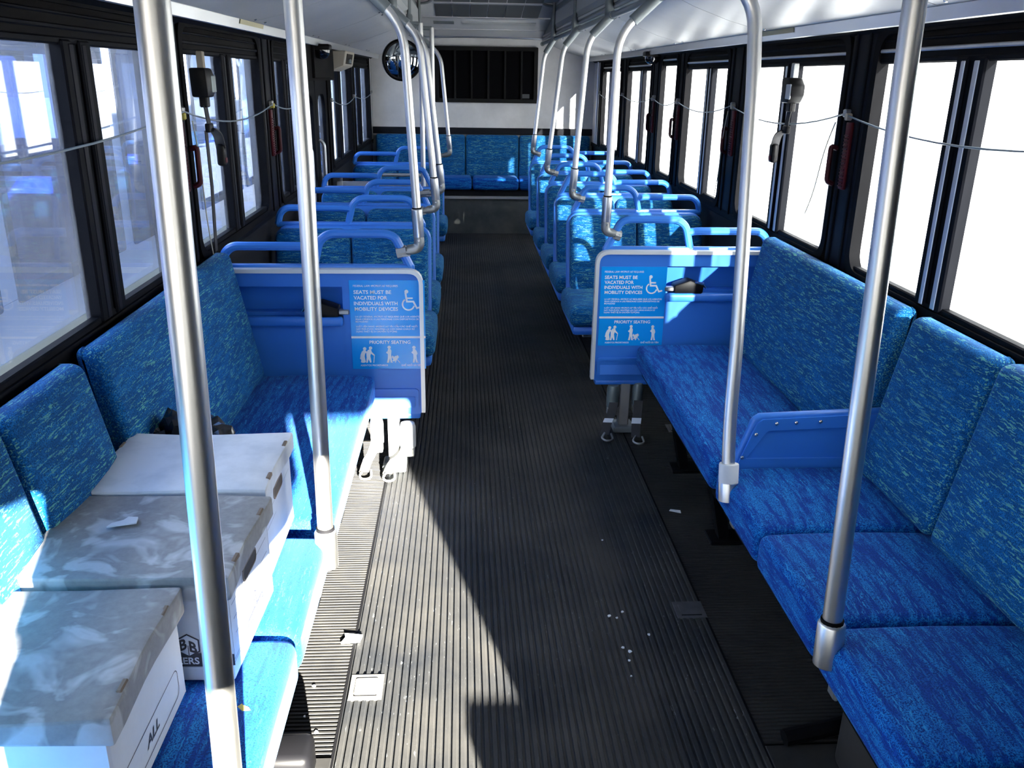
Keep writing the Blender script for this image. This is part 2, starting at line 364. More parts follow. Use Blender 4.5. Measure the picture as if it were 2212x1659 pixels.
def window(s, a, b_, mull=None, mw=.075, top=1.672, g=None):
    wn_i[0] += 1
    w = thing('window_%d' % wn_i[0], (s*1.23, (a+b_)/2, .93), kind='structure')
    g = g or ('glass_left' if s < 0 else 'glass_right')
    fr = MB().ring(rrect(a-.015, b_+.015, .925, 1.785, .085), rrect(a+.022, b_-.022, .955, 1.752, .07), 0, s*1.188, s*1.24)
    fr.build('window_frame', 'rubber_black', w)
    MB().bev(s*1.20, s*1.228, a+.015, b_-.015, top, 1.757, .006, 2).build('transom', 'header_dark', w)
    MB().bev(s*1.192, s*1.204, a+.02, b_-.02, top+.022, top+.034, .003, 1).build('transom_rail', 'aluminium_dull' if s > 0 else 'dark_frame', w)
    MB().bev(s*1.194, s*1.206, a+.02, b_-.02, top+.055, top+.064, .003, 1).build('transom_rail', 'dark_frame', w)
    MB().bev(s*1.196, s*1.226, a+.02, b_-.02, top-.012, top+.006, .004, 1).build('sash_rail', 'dark_frame', w)
    MB().bev(s*1.196, s*1.226, a+.02, b_-.02, .948, .972, .004, 1).build('sash_rail', 'dark_frame', w)
    ys = [a+.02, b_-.02]
    if mull:
        MB().bev(s*1.19, s*1.236, mull-mw, mull-mw*.35, .955, top, .005, 1).bev(s*1.19, s*1.236, mull+mw*.2, mull+mw, .955, top, .005, 1).bev(
            s*1.20, s*1.236, mull-mw*.4, mull+mw*.3, .955, top, .002, 1).build('mullion', 'dark_frame', w)
        MB().bev(s*1.188, s*1.197, mull-mw*.62, mull-mw*.30, .96, top-.01, .002, 1).build('mullion_strip', 'aluminium_dull' if s > 0 else 'pillar_dark', w)
        MB().bev(s*1.188, s*1.197, mull+mw*.32, mull+mw*.6, .96, top-.01, .002, 1).build('mullion_strip', 'aluminium_dull' if s > 0 else 'pillar_dark', w)
        ys = [a+.02, mull, b_-.02]
    for k in range(len(ys)-1):
        d = .006*(k % 2)
        MB().box(s*(1.222+d), s*(1.226+d), ys[k], ys[k+1], .955, top).build('pane', g, w)
    return w
window(1, 1.73, 3.05, 2.465); window(1, 3.27, 4.45, 3.86); window(1, 4.75, 5.69, 5.14, .06)
window(1, 5.91, 6.41, None, top=1.70); window(1, 6.73, 7.71, 7.11, .06); window(1, 8.03, 9.09, 8.62, .06)
window(-1, 1.01, 2.97, 2.385, .085); window(-1, 3.23, 4.45, 3.84, .08); window(-1, 4.75, 5.35, 5.06, .06)
window(-1, 6.73, 7.95, 7.25, .07); window(-1, 8.21, 9.49, 8.68, .06)

# rear doors on the left
d1 = thing('door_1', (-1.22, 6.1, 0), kind='structure')
MB().box(-1.19, -1.27, 5.50, 5.56, -.05, 1.80).box(-1.19, -1.27, 6.60, 6.68, -.05, 1.80).box(-1.15, -1.27, 5.50, 6.68, 1.56, 1.80).build('door_frame', 'header_dark', d1)
for (a, b_) in ((5.57, 6.075), (6.085, 6.59)):
    lf = MB().ring(rrect(a, b_, .0, 1.56, .02), rrect(a+.09, b_-.09, .32, 1.47, .09), 0, -1.20, -1.25).build('door_leaf', 'dark_frame', d1)
    MB().box(-1.222, -1.228, a+.08, b_-.08, .3, 1.49).build('pane', 'glass_left', lf)
    MB().tube(fillet([(-1.195, a+.05, .75), (-1.165, a+.05, .78), (-1.165, a+.05, 1.15), (-1.195, a+.05, 1.18)], .02), .011, 8).build('door_pull', 'aluminium_dull', lf)
MB().bev(-1.13, -1.19, 5.72, 6.48, 1.575, 1.77, .01, 2).build('door_engine_cover', 'header_dark', d1)

# rear wall
rw = struct('wall_rear', MB().box(-1.3, 1.3, Y1, Y1+.1, -.05, 2.4), 'wall_white')
MB().bev(-1.2, 1.2, Y1-.03, Y1+.01, 1.005, 1.075, .006, 2).build('rear_ledge', 'wall_lower', rw)
vg = MB().ring(rrect(-.515, .585, 1.335, 1.90, .01, 2), rrect(-.47, .545, 1.375, 1.86, .01, 2), 1, Y1-.035, Y1).build('vent_frame', 'vent_bar', rw)
MB().box(-.48, .55, Y1-.004, Y1+.001, 1.37, 1.865).build('vent_back', 'vent_black', vg)
for k in range(5):
    x = -.30+k*.178
    MB().bev(x-.011, x+.011, Y1-.03, Y1-.006, 1.37, 1.865, .003, 1).build('vent_bar', 'vent_bar', vg)
MB().bev(.42, .50, Y1-.034, Y1-.02, 1.385, 1.43, .003, 1).build('vent_label', 'grille_grey', vg)
# engine step under the rear bench
ks = struct('wall_rear_riser', MB().box(-1.2, 1.2, 9.32, 9.40, -.01, .355), 'kick_panel')
MB().bev(-1.2, 1.2, 9.30, 9.345, .365, .395, .004, 1).build('edge_strip', 'aluminium', ks)
MB().box(-1.2, 1.2, 9.315, 9.72, .353, .37).build('step_top', 'kick_panel', ks)

# ceiling, coves, light rails and rear air unit
ce = struct('ceiling', MB().box(-1.3, 1.3, Y0, Y1+.1, 2.32, 2.40), 'ceiling_white')
seams = [Y0, -.4, 1.05, 2.52, 3.98, 5.43, 6.88, 8.33, Y1]
for s in (-1, 1):
    for k in range(len(seams)-1):
        a, b_ = seams[k]+.004, seams[k+1]-.004
        pr = [(s*1.105, 1.803), (s*.94, 1.845), (s*.78, 1.90), (s*.63, 1.965), (s*.62, 1.98), (s*.94, 1.865), (s*1.105, 1.825)]
        cp = MB().prism(pr, 1, a, b_).build('cove_panel', 'cove_white', ce)
        for (fx, fz) in ((1.07, 1.8095), (.69, 1.937)):
            for fy in (a+.09, b_-.09):
                MB().lathe([(.007, 0), (.007, .003), (.003, .005)], (s*fx, fy, fz), (-s*.33, 0, -1), 8).build('screw', 'screw', cp)
    MB().prism([(s*.64, 1.957), (s*.627, 1.965), (s*.632, 2.33), (s*.69, 2.33), (s*.68, 1.985)], 1, Y0, Y1).build('light_housing', 'rail_grey', ce)
    MB().prism([(s*.629, 2.02), (s*.605, 2.05), (s*.605, 2.15), (s*.629, 2.18)], 1, 2.0, 8.2).build('light_diffuser', 'diffuser', ce)
    for zz in (1.995, 2.21): MB().bev(s*.618, s*.63, Y0, 9.6, zz, zz+.018, .003, 1).build('housing_trim', 'aluminium_dull', ce)
    MB().prism([(s*1.108, 1.762), (s*1.10, 1.806), (s*1.115, 1.812), (s*1.135, 1.80), (s*1.13, 1.768)], 1, Y0, Y1, .004, 1).build('cove_strip', 'aluminium', ce)
ac = MB().prism([(9.74, 1.985), (9.74, 2.35), (8.02, 2.35), (8.02, 2.27)], 0, -.62, .64).build('air_unit', 'ceiling_white', ce)
def acp(y): return 1.985+(9.74-y)*(2.27-1.985)/(9.74-8.02)
def acbox(x0, x1, ya, yb, t, name, m_):
    return MB().add([(x0,ya,acp(ya)-t),(x1,ya,acp(ya)-t),(x1,yb,acp(yb)-t),(x0,yb,acp(yb)-t),(x0,ya,acp(ya)+.01),(x1,ya,acp(ya)+.01),(x1,yb,acp(yb)+.01),(x0,yb,acp(yb)+.01)],
                     [(0,3,2,1),(4,5,6,7),(0,1,5,4),(1,2,6,5),(2,3,7,6),(3,0,4,7)]).build(name, m_, ac, smooth=False)
for k in range(6):
    acbox(-.47+k*.163, -.47+k*.163+.155, 8.36, 8.82, .006, 'air_filter', 'grille_grey')
for k in range(6):
    acbox(-.47+k*.163, -.47+k*.163+.155, 8.05, 8.29, .006, 'air_filter', 'grille_grey')
acbox(-.6, .62, 8.30, 8.34, .012, 'trim_bar', 'aluminium_dull'); acbox(-.6, .62, 8.83, 8.87, .012, 'trim_bar', 'aluminium_dull')
acbox(-.50, -.30, 9.02, 9.12, .008, 'data_plate', 'rail_grey'); acbox(-.22, .50, 9.03, 9.13, .010, 'lamp_cover', 'diffuser')
acbox(-.6, .62, 9.35, 9.37, .006, 'trim_bar', 'aluminium_dull')
MB().tube([(-.62, 9.70, 1.985), (-.3, 9.69, 1.992), (0, 9.69, 1.996), (.3, 9.69, 1.992), (.64, 9.70, 1.985)], .014, 8).build('rear_trim', 'aluminium', ac)

# front end behind the camera: dash, windscreen, added sun-blocking box, driver's screen
wf = struct('wall_front', MB().box(-1.27, 1.27, Y0-.08, Y0, -.05, .88).box(-1.27, -1.15, Y0-.08, Y0, .6, 2.4).box(1.15, 1.27, Y0-.08, Y0, .6, 2.4).box(-.03, .03, Y0-.08, Y0, .6, 2.4).box(-1.27, 1.27, Y0-.08, Y0, 1.95, 2.4), 'wall_lower')
MB().box(-1.2, 1.2, -1.42, -1.18, 1.60, 2.33).build('shade_box', 'wall_lower', wf)  # unseen box added to cut off the upper windscreen sun
wn_i[0] += 1
wsn = thing('window_%d' % wn_i[0], (0, Y0, .88), kind='structure')
for s in (-1, 1): MB().box(s*.03, s*1.15, Y0-.05, Y0-.044, .86, 1.96).build('pane', 'glass_front', wsn)
wp = struct('wall_partition', MB().bev(.45, 1.2, -.06, -.03, 0, 2.0, .008, 2), 'wall_lower')
# ============================================================ seats in rows
def mx(s, pts): return [(s*x, y, z) for (x, y, z) in pts]
def handle(parent, s, m_='blue_handle', y=0.0, z=0.0):
    hi = fillet([(.428, y, .868+z), (.487, y, .990+z), (.52, y, 1.003+z), (.745, y, 1.003+z), (.785, y, .975+z), (.812, y, .872+z)], .03, 4)
    MB().tube(mx(s, hi), .0175, 10).build('grab_handle', m_, parent)
    lo = fillet([(.79, y, .945+z), (.835, y, .952+z), (1.125, y, .952+z), (1.158, y, .925+z), (1.172, y, .868+z)], .03, 4)
    MB().tube(mx(s, lo), .0175, 10).build('grab_handle', m_, parent)
    MB().bev(s*.412, s*1.18, y-.016, y+.014, .853+z, .882+z, .008, 2).build('handle_base', m_, parent)
def row_seat(s):
    r = thing('double_seat', (0, 0, 0))
    sh = lambda x, y, z: (x, y-.012+(z-.86)*.27, z)          # recline
    for (a, b_) in ((.398, .785), (.792, 1.172)):
        bm_ = MB().prism(rrect(a, b_, .43, .857, .05), 1, -.085, -.03, .022, 3, sh)
        bm_.v = [(s*x, y, z) for (x, y, z) in bm_.v]
        bm_.build('backrest', 'fabric_back_x', r)
    shl = MB().prism(rrect(.383, 1.182, .33, .868, [.05, .05, .07, .07]), 1, -.036, .012, .012, 2, sh); shl.v = [(s*x, y, z) for (x, y, z) in shl.v]
    shl.build('seat_shell', 'blue_plastic', r)
    for (a, b_) in ((.352, .77), (.778, 1.175)):
        cu = MB().bev(s*a, s*b_, -.625, -.13, .335, .452, .04, 4, 0, None)
        cu.v = [(x, y, z-(.02 if z < .4 else 0)*(1 if y > -.5 else 0)) for (x, y, z) in cu.v]
        cu.build('cushion', 'fabric_back_x', r)
    MB().bev(s*.37, s*1.18, -.60, -.06, .285, .338, .02, 2).build('seat_pan', 'blue_plastic', r)
    handle(r, s)
    MB().bev(s*.62, s*.68, -.37, -.31, 0.0, .29, .008, 2).build('pedestal', 'fitting_grey', r)
    MB().bev(s*.56, s*.74, -.43, -.25, 0.0, .012, .004, 1).build('foot_plate', 'fitting_grey', r)
    MB().bev(s*.45, s*1.185, -.30, -.26, .255, .287, .006, 1).build('wall_arm', 'fitting_grey', r)
    return r
ORD = ['first', 'second', 'third', 'fourth', 'fifth']
proto = row_seat(1)
for k, y in enumerate((5.03, 5.78, 6.44, 7.18, 8.10)):
    o = proto if k == 0 else copy_tree(proto)
    o.location = (0, y, 0)
    tag(o, ('%s blue double seat behind the sign panel, sunny windows side' % ORD[k]).replace('fifth', 'last'), 'seat', 'double seats on the sunny right side')
protoL = row_seat(-1)
for k, y in enumerate((4.505, 5.22, 6.04, 7.80)):
    o = protoL if k == 0 else copy_tree(protoL)
    o.location = (0, y, 0)
    tag(o, ['first blue double seat behind the sign panel, side with the boxes', 'second blue double seat on the side of the rear door',
            'blue double seat just before the steel panel of the rear door', 'blue double seat behind the rear door near the round mirror'][k], 'seat', 'double seats on the rear door side')

# ---- rear bench
rb = thing('rear_bench', (0, 9.5, .37), 'wide blue upholstered bench across the back wall', 'bench')
ed = [-1.14, -.62, -.12, .38, .88, 1.16]
for k in range(5):
    MB().bev(ed[k]+.004, ed[k+1]-.004, 9.31, 9.66, .455, .585, .035, 4).build('cushion', 'fabric_cushion_x', rb)
eb = [-1.16, -.19, .39, 1.17]
for k in range(3):
    MB().bev(eb[k]+.003, eb[k+1]-.003, 9.60, 9.70, .54, 1.005, .03, 3, 0, lambda x, y, z: (x, y+(z-.54)*.06, z)).build('backrest', 'fabric_back_x', rb)
MB().bev(-1.17, 1.17, 9.36, 9.69, .372, .46, .008, 1).build('bench_base', 'wall_lower', rb)

# ============================================================ text helper
def text_mesh(txt, width=None, cap=.01, bold=.0, align='LEFT', shear=0):
    cu = bpy.data.curves.new('t', 'FONT'); cu.body = txt; cu.size = 1.0; cu.offset = bold; cu.align_x = 'LEFT'; cu.shear = shear
    cu.resolution_u = 3; cu.extrude = .006
    ob = bpy.data.objects.new('t', cu); C.objects.link(ob)
    dg = bpy.context.evaluated_depsgraph_get(); dg.update()
    me = bpy.data.meshes.new_from_object(ob.evaluated_get(dg))
    vs = [v.co.copy() for v in me.vertices]; fs = [tuple(p.vertices) for p in me.polygons]
    bpy.data.objects.remove(ob); bpy.data.curves.remove(cu); bpy.data.meshes.remove(me)
    x0 = min(v.x for v in vs); x1 = max(v.x for v in vs); sy = cap/.70
    sx = (width/(x1-x0)) if width else sy
    return [((v.x-x0)*sx, v.y*sy, v.z) for v in vs], fs
def put_text(mb, tm, fn):
    vs, fs = tm
    return mb.add([fn(x, y, z) for (x, y, z) in vs], fs)
SIGN = [  # text, u left, baseline v from the top, cap height, width
    ('FEDERAL LAW 49CFR37.167 REQUIRES', .016, .027, .0080, .178, .01), ('SEATS MUST BE', .017, .0556, .0145, .150, .022), ('VACATED FOR', .017, .0785, .0145, .133, .022),
    ('INDIVIDUALS WITH', .017, .102, .0145, .174, .022), ('MOBILITY DEVICES', .019, .125, .0145, .173, .022),
    ('LA LEY FEDERAL 49CFR37.167 REQUIERE QUE LOS ASIENTOS', .020, .153, .0066, .264, .012), ('SEAN CEDIDOS A LAS PERSONAS CON DISPOSITIVOS DE', .020, .1637, .0066, .254, .012), ('MOVILIDAD', .020, .1738, .0066, .050, .012),
    ('LUẬT LIÊN BANG 49CFR37.167 YÊU CẦU CÁC GHẾ NGỒI', .021, .194, .0066, .247, .012), ('NÀY PHẢI ĐƯỢC NHƯỜNG LẠI CHO HÀNH KHÁCH SỬ', .021, .205, .0066, .236, .012), ('DỤNG THIẾT BỊ DI CHUYỂN TỰ ĐỘNG', .021, .2155, .0066, .164, .012),
    ('PRIORITY SEATING', .072, .264, .0136, .166, .02), ('ASIENTOS PRIORITARIOS', .032, .360, .0072, .112, .012), ('GHẾ NGỒI ƯU TIÊN', .199, .360, .0072, .085, .012)]
def disc(cu, cv, r, n=16): return [(cu+r*math.cos(2*math.pi*k/n), cv+r*math.sin(2*math.pi*k/n)) for k in range(n)]
ICON_WHEEL = [disc(.2272, .0460, .0078),
    [(.2195,.0505),(.2275,.0535),(.2295,.0700),(.2520,.0700),(.2520,.0765),(.2305,.0765),(.2315,.0835),(.2565,.0835),(.2690,.1095),(.2825,.1065),(.2840,.1125),(.2660,.1185),(.2520,.0905),(.2250,.0905)]]
ICON_OLD = [disc(.0515,.2850,.0070), [(.046,.291),(.056,.293),(.060,.299),(.053,.305),(.050,.318),(.054,.342),(.048,.345),(.040,.345),(.034,.343),(.036,.332),(.031,.328),(.034,.310),(.039,.298)],
    disc(.0755,.2820,.0070), [(.064,.291),(.072,.287),(.078,.291),(.080,.299),(.092,.312),(.090,.316),(.076,.306),(.073,.316),(.077,.343),(.071,.345),(.066,.330),(.062,.345),(.055,.345),(.058,.322),(.057,.302)],
    [(.0885,.312),(.0915,.312),(.0875,.345),(.0850,.345)]]
ICON_CHILD = [disc(.1510,.2790,.0070), [(.146,.286),(.156,.286),(.160,.294),(.158,.312),(.162,.342),(.166,.345),(.155,.345),(.152,.325),(.149,.345),(.140,.345),(.144,.326),(.145,.308),(.138,.303),(.139,.299),(.144,.296)],
    [(.160,.322),(.163,.314),(.170,.320),(.176,.316),(.184,.318),(.190,.320),(.186,.327),(.181,.330),(.179,.338),(.176,.345),(.172,.344),(.175,.336),(.168,.340),(.163,.338),(.166,.330)], [(.176,.326),(.178,.3245),(.194,.344),(.1925,.346)], disc(.1835,.3175,.0042,10)]
ICON_PREG = [disc(.2520,.2800,.0070), [(.246,.287),(.256,.287),(.263,.296),(.2655,.306),(.262,.315),(.263,.330),(.266,.343),(.269,.345),(.259,.345),(.256,.326),(.2535,.345),(.246,.345),(.249,.325),(.248,.308),(.241,.302),(.243,.298),(.247,.294)]]
def sign_print(parent, u0, ztop, yf):
    """sticker sheet, its lettering and pictograms, 0.30 x 0.375 m"""
    st = MB().bev(u0, u0+.30, yf-.0015, yf, ztop-.372, ztop, .0005, 1).build('sign_sheet', 'sign_blue', parent)
    f = lambda x, y, z: (u0+x, yf-.0016-z*.02, ztop+y)
    tx = MB()
    for (t, u, v, cap, w, bo) in SIGN:
        put_text(tx, text_mesh(t, w, cap, bo), lambda x, y, z, u=u, v=v: f(u+x, y-v, z))
    tx.build('lettering', 'print_white', st, smooth=False)
    a1 = [(.234+.0265*math.cos(math.radians(t)), .0985-.0265*math.sin(math.radians(t))) for t in range(-15, -246, -11)]
    a2 = [(.234+.0205*math.cos(math.radians(t)), .0985-.0205*math.sin(math.radians(t))) for t in range(-15, -246, -11)]
    for nm, polys in (('wheelchair_pictogram', ICON_WHEEL), ('elderly_pictogram', ICON_OLD), ('child_pictogram', ICON_CHILD), ('pregnancy_pictogram', ICON_PREG)):
        ic = MB()
        for poly in polys: ic.prism([(u0+u, ztop-v) for (u, v) in poly], 1, yf-.0024, yf-.0012)
        if polys is ICON_WHEEL:
            for k in range(len(a1)-1): ic.prism([(u0+p[0], ztop-p[1]) for p in (a1[k], a1[k+1], a2[k+1], a2[k])], 1, yf-.0024, yf-.0012)
        ic.build(nm, 'print_white', st, smooth=False)
    MB().box(u0, u0+.30, yf-.0024, yf-.001, ztop-.2405, ztop-.2315).build('divider_line', 'print_white', st)

# ============================================================ sign panels in front of the rows
def sign_panel(s, yp, label):
    r = thing('sign_panel', (s*.79, yp, 0), label, 'panel', 'blue sign panels facing the front benches')
    f = yp-.03
    X = lambda a: s*a
    sh = MB()
    o_ = rrect(.39, .70, .258, .862, [.02, 0.001, 0.001, .05]); o_ = [(s*x, z) for (x, z) in o_]
    sh.prism(o_, 1, f, yp+.015)
    sh.box(X(.699), X(1.19), f, yp+.015, .805, .862).box(X(.699), X(1.19), f, yp+.015, .258, .672).box(X(1.15), X(1.19), f, yp+.015, .67, .81)
    sh.build('panel_shell', 'blue_plastic', r)
    MB().prism([(yp+.015, .668), (yp+.075, .668), (yp+.055, .81), (yp+.015, .81), (yp+.015, .80), (yp+.045, .80), (yp+.062, .69), (yp+.015, .69)], 0, X(.70), X(1.15)).build('pocket', 'blue_plastic', r)
    MB().bev(X(.70), X(1.16), f-.028, f+.004, .645, .685, .012, 3).build('pocket_lip', 'blue_plastic', r)
    MB().ring([(s*x, z) for (x, z) in rrect(.405, 1.0, .278, .372, .015)], [(s*x, z) for (x, z) in rrect(.418, .99, .292, .360, .012)], 1, f-.006, f+.002).build('tray_rim', 'blue_plastic', r)
    MB().prism([(f-.012, .292), (f-.002, .336), (f+.004, .336), (f+.004, .292)], 0, X(.42), X(.985)).build('tray', 'blue_plastic', r)
    MB().bev(X(.40), X(1.19), f-.001, yp+.02, .236, .262, .008, 2).build('bottom_edge', 'blue_plastic', r)
    tr = fillet([(X(1.19), f+.008, .868), (X(.386), f+.008, .868), (X(.386), f+.008, .268)], .055, 6)
    MB().ribbon([Vector(p) for p in tr], .036, .016, (0, 1, 0)).build('edge_trim', 'trim_white', r)
    handle(r, s, y=yp+.012, z=.006)
    if s > 0: sign_print(r, .405, .803, f)
    else: sign_print(r, -.672, .832, f)
    lx = .548 if s > 0 else .515
    MB().bev(X(lx-.024), X(lx+.024), yp-.03, yp+.02, .03, .245, .004, 1).build('leg', 'aluminium_dull', r)
    MB().bev(X(lx-.05), X(lx+.05), yp-.06, yp+.05, 0, .032, .006, 1).build('foot', 'rail_grey', r)
    return r
sign_panel(1, 3.81, 'blue panel with seating sign on the sunny windows side')
sign_panel(-1, 3.40, 'blue panel with seating sign on the side of the boxes')
# dark belt devices lying in the pockets
def pocket_device(x, yp, z, d, label):
    r = thing('belt_device', (x, yp, z), label, 'belt device', 'belt devices in the panel pockets')
    MB().prism([(x-.06*d, z), (x+.07*d, z), (x+.075*d, z+.035), (x+.01*d, z+.06), (x-.06*d, z+.035)], 1, yp-.045, yp+.03, .006, 2).build('housing', 'black_plastic', r)
    MB().bev(x-.10*d, x-.055*d, yp-.03, yp+.0, z+.006, z+.026, .004, 1).build('tongue', 'fitting_grey', r)
    MB().tube([(x+.03*d, yp-.04, z+.05), (x+.07*d, yp-.042, z+.045), (x+.085*d, yp-.04, z+.025)], .006, 6).build('lever', 'chrome', r)
pocket_device(.80, 3.80, .6855, 1, 'black belt device lying in the pocket of the sunny side panel')
pocket_device(-.775, 3.39, .6855, -1, 'black belt device lying in the pocket near the boxes')

# wheelchair strap retractors at the panel legs
def retractor(x, y, z, sx, foot, label, wide=.03, m_='retractor_grey', sm='strap_black'):
    r = thing('strap_retractor', (x, y, z), label, 'strap', 'floor strap retractors at the panel legs')
    MB().lathe([(wide*.6, 0), (wide, .012), (wide, .10), (wide*.85, .118), (wide*.3, .124)], (x, y, z), (0, 0, 1), 20).build('housing', m_, r)
    MB().bev(x-wide*.8, x+wide*.8, y-.012, y+.03, z-.035, z+.004, .004, 1).build('bracket', 'fitting_grey', r)
    fx, fy = foot
    pts = [(x, y-.03, z+.04), (x+(fx-x)*.25, y-.055, z-.01), (x+(fx-x)*.7, (y+fy)/2-.02, .07), (fx, fy, .02)]
    P = fillet(pts, .04, 4)
    MB().ribbon(P, .042, .004, (1, -.35, .1)).build('strap', sm, r)
    q = Vector(P[len(P)//2+1])
    MB().ribbon([P[len(P)//2], P[len(P)//2+1], P[len(P)//2+2]], .044, .006, (1, -.35, .1)).build('strap_label', 'paper', r)
    MB().tube(fillet([(fx, fy, .03), (fx-.02, fy-.02, .012), (fx+.0, fy-.055, .01), (fx+.035, fy-.04, .01), (fx+.03, fy, .025)], .02, 3), .005, 8).build('hook', 'fitting_grey', r)
    return r
retractor(.492, 3.79, .115, 1, (.445, 3.69), 'grey strap retractor on the aisle side of the sunny panel leg')
retractor(.610, 3.79, .125, 1, (.585, 3.65), 'dark strap retractor on the bench side of the sunny panel leg', .026)
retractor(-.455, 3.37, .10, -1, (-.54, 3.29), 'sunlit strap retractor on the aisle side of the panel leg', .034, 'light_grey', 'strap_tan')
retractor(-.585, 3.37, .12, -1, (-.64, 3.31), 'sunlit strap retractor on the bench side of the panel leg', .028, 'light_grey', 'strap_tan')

# ============================================================ benches along the walls
def bench(s, label, cush, backs, legs, cat='bench', end=None):
    ya = min(c[0] for c in cush); yb = max(c[1] for c in cush)
    r = thing('side_bench', (s*.85, (ya+yb)/2, 0), label, cat, 'upholstered benches along the side walls')
    for k, (a, b_) in enumerate(cush):
        def fn(x, y, z, a=a, b_=b_):
            u = (y-a)/(b_-a); w_ = (abs(x)-.58)/.48
            z2 = z+(.010*math.sin(math.pi*min(1, max(0, u)))+.006*math.sin(math.pi*min(1, max(0, w_))) if z > .40 else 0)
            return (x, y, z2)
        MB().bev(s*.58, s*1.075, a+.002, b_-.002, .335, .445, .038, 4, 3, fn).build('cushion', 'fabric_cushion_y', r)
    for k, (a, b_) in enumerate(backs):
        def fb(x, y, z, a=a, b_=b_):
            u = (y-a)/(b_-a); t = (z-.46)/.49
            x2 = abs(x)-.004+t*(.095 if abs(x) < 1.09 else .062)
            if abs(x) < 1.05: x2 -= .016*math.sin(math.pi*min(1, max(0, u)))*math.sin(math.pi*min(1, max(0, t)))
            return (s*x2, y, z)
        MB().bev(s*1.022, s*1.125, a+.003, b_-.003, .445, .952, .036, 4, 3, fb).build('backrest', 'fabric_back_y', r)
    MB().prism([(s*1.125, .43), (s*1.19, .43), (s*1.19, .90), (s*1.18, .90)], 1, ya+.01, yb-.01).build('back_shell', 'rubber_black', r)
    MB().bev(s*.61, s*1.19, ya+.02, yb-.02, .295, .337, .01, 2).build('seat_pan', 'rubber_black', r)
    MB().bev(s*.66, s*.70, ya+.03, yb-.03, .255, .297, .006, 1).build('frame_rail', 'fitting_grey', r)
    for y in legs:
        MB().prism([(s*.66, .27), (s*.70, .27), (s*.76, 0), (s*.72, 0)], 1, y-.025, y+.025).build('leg', 'black_plastic', r)
        MB().bev(s*.68, s*.82, y-.05, y+.05, 0, .012, .004, 1).build('foot', 'black_plastic', r)
    return r
bench(1, 'long blue bench beside the sign panel, sunny windows side', [(2.47, 3.752)], [(2.464, 3.742)], [3.35, 2.75])
bench(1, 'blue three-place bench nearest the camera, sunny windows side', [(2.022, 2.428), (1.60, 2.018), (1.17, 1.597), (.74, 1.167)], [(1.965, 2.40), (1.53, 1.96), (1.10, 1.525), (.68, 1.095)], [])
bench(-1, 'long blue bench beside the sign panel, behind the boxes', [(2.105, 3.342)], [(2.065, 3.335)], [2.95, 2.4])
bench(-1, 'blue bench nearest the camera carrying the cardboard boxes', [(1.60, 2.035), (1.17, 1.597), (.74, 1.167)], [(1.60, 1.985), (1.17, 1.595), (.74, 1.165)], [])
# black bracket under the nearest right bench
MBk = MB().tube([(.60, 1.72, .015), (.75, 1.74, .03), (.95, 1.78, .06)], .022, 10)
one('seat_bracket', MBk, 'black_plastic', 'black bracket on the floor under the nearest bench, sunny side', 'bracket')
lb = thing('seat_bracket', (-.66, 1.66, 0), 'black bracket on the floor under the bench with the boxes', 'bracket')
MB().bev(-.74, -.58, 1.60, 1.70, 0, .10, .02, 3).build('bracket_body', 'black_plastic', lb)
for (x, y) in ((-.595, 1.598), (-.66, 1.598)):
    MB().lathe([(.010, 0), (.010, .006), (.005, .010)], (x, y, .06), (0, -1, 0), 10).build('bolt', 'screw', lb)

# divider between the right benches
dv = thing('bench_divider', (.90, 2.445, .42), 'blue plastic divider panel with screws between the two sunny side benches', 'divider')
po = [(.625, .42), (1.13, .42), (1.15, .640), (.707, .620), (.685, .606)]
MB().prism(po, 1, 2.432, 2.460, .010, 3).build('divider_panel', 'blue_plastic', dv)
MB().ring([(.640, .43), (1.12, .43), (1.135, .627), (.714, .607), (.697, .594)], [(.672, .475), (1.10, .475), (1.11, .586), (.736, .570), (.727, .562)], 1, 2.425, 2.434).build('raised_rim', 'blue_plastic', dv)
for (x, z) in ((.758, .594), (.82, .5965), (.897, .600), (.995, .605), (.697, .558), (.660, .480)):
    MB().lathe([(.006, 0), (.006, .002), (.003, .004)], (x, 2.425, z), (0, -1, 0), 10).build('screw', 'screw', dv)
# ============================================================ poles and grab rails
def pole(pts, r, label, zc, name='floor_pole', collar_m='sleeve', flange=True):
    b = Vector(pts[0]); t = thing(name, tuple(b), label, 'pole', 'straight steel poles at the side benches')
    MB().tube(pts, r, 20).build('tube', 'steel_pole', t)
    d = (Vector(pts[1])-b).normalized()
    MB().lathe([(r*1.05, 0), (r*1.42, .002), (r*1.42, .10), (r*1.30, .104), (r*1.02, .108)], b-d*.01, d, 20).build('collar', collar_m, t)
    MB().lathe([(r*1.16, .104), (r*1.16, .114)], b-d*.01, d, 16).build('gasket', 'rubber_black', t)
    MB().lathe([(.05, 0), (.05, .006), (r*1.3, .02), (r*1.3, .05)], Vector(pts[-1]), (0, 0, -1), 20).build('ceiling_flange', 'fitting_grey', t)
    MB().bev(b.x-.02+(.04 if b.x > 0 else -.04), b.x+.02+(.04 if b.x > 0 else -.04), b.y-.02, b.y+.02, b.z-.10, b.z+.03, .006, 1).build('frame_clamp', 'fitting_grey', t)
    return t
pole([(-.58, 1.045, .36), (-.58, 1.10, 1.2), (-.58, 1.135, 1.985)], .021, 'steel pole nearest the camera, beside the cardboard boxes', .4)
pole([(-.578, 1.992, .385), (-.58, 2.05, 1.4), (-.585, 2.055, 1.98)], .0205, 'steel pole rising behind the boxes at the sunlit bench', .4)
pole([(.581, 1.532, .40), (.58, 1.60, 1.6), (.58, 1.615, 1.985)], .021, 'steel pole nearest the camera on the sunny windows side', .4)
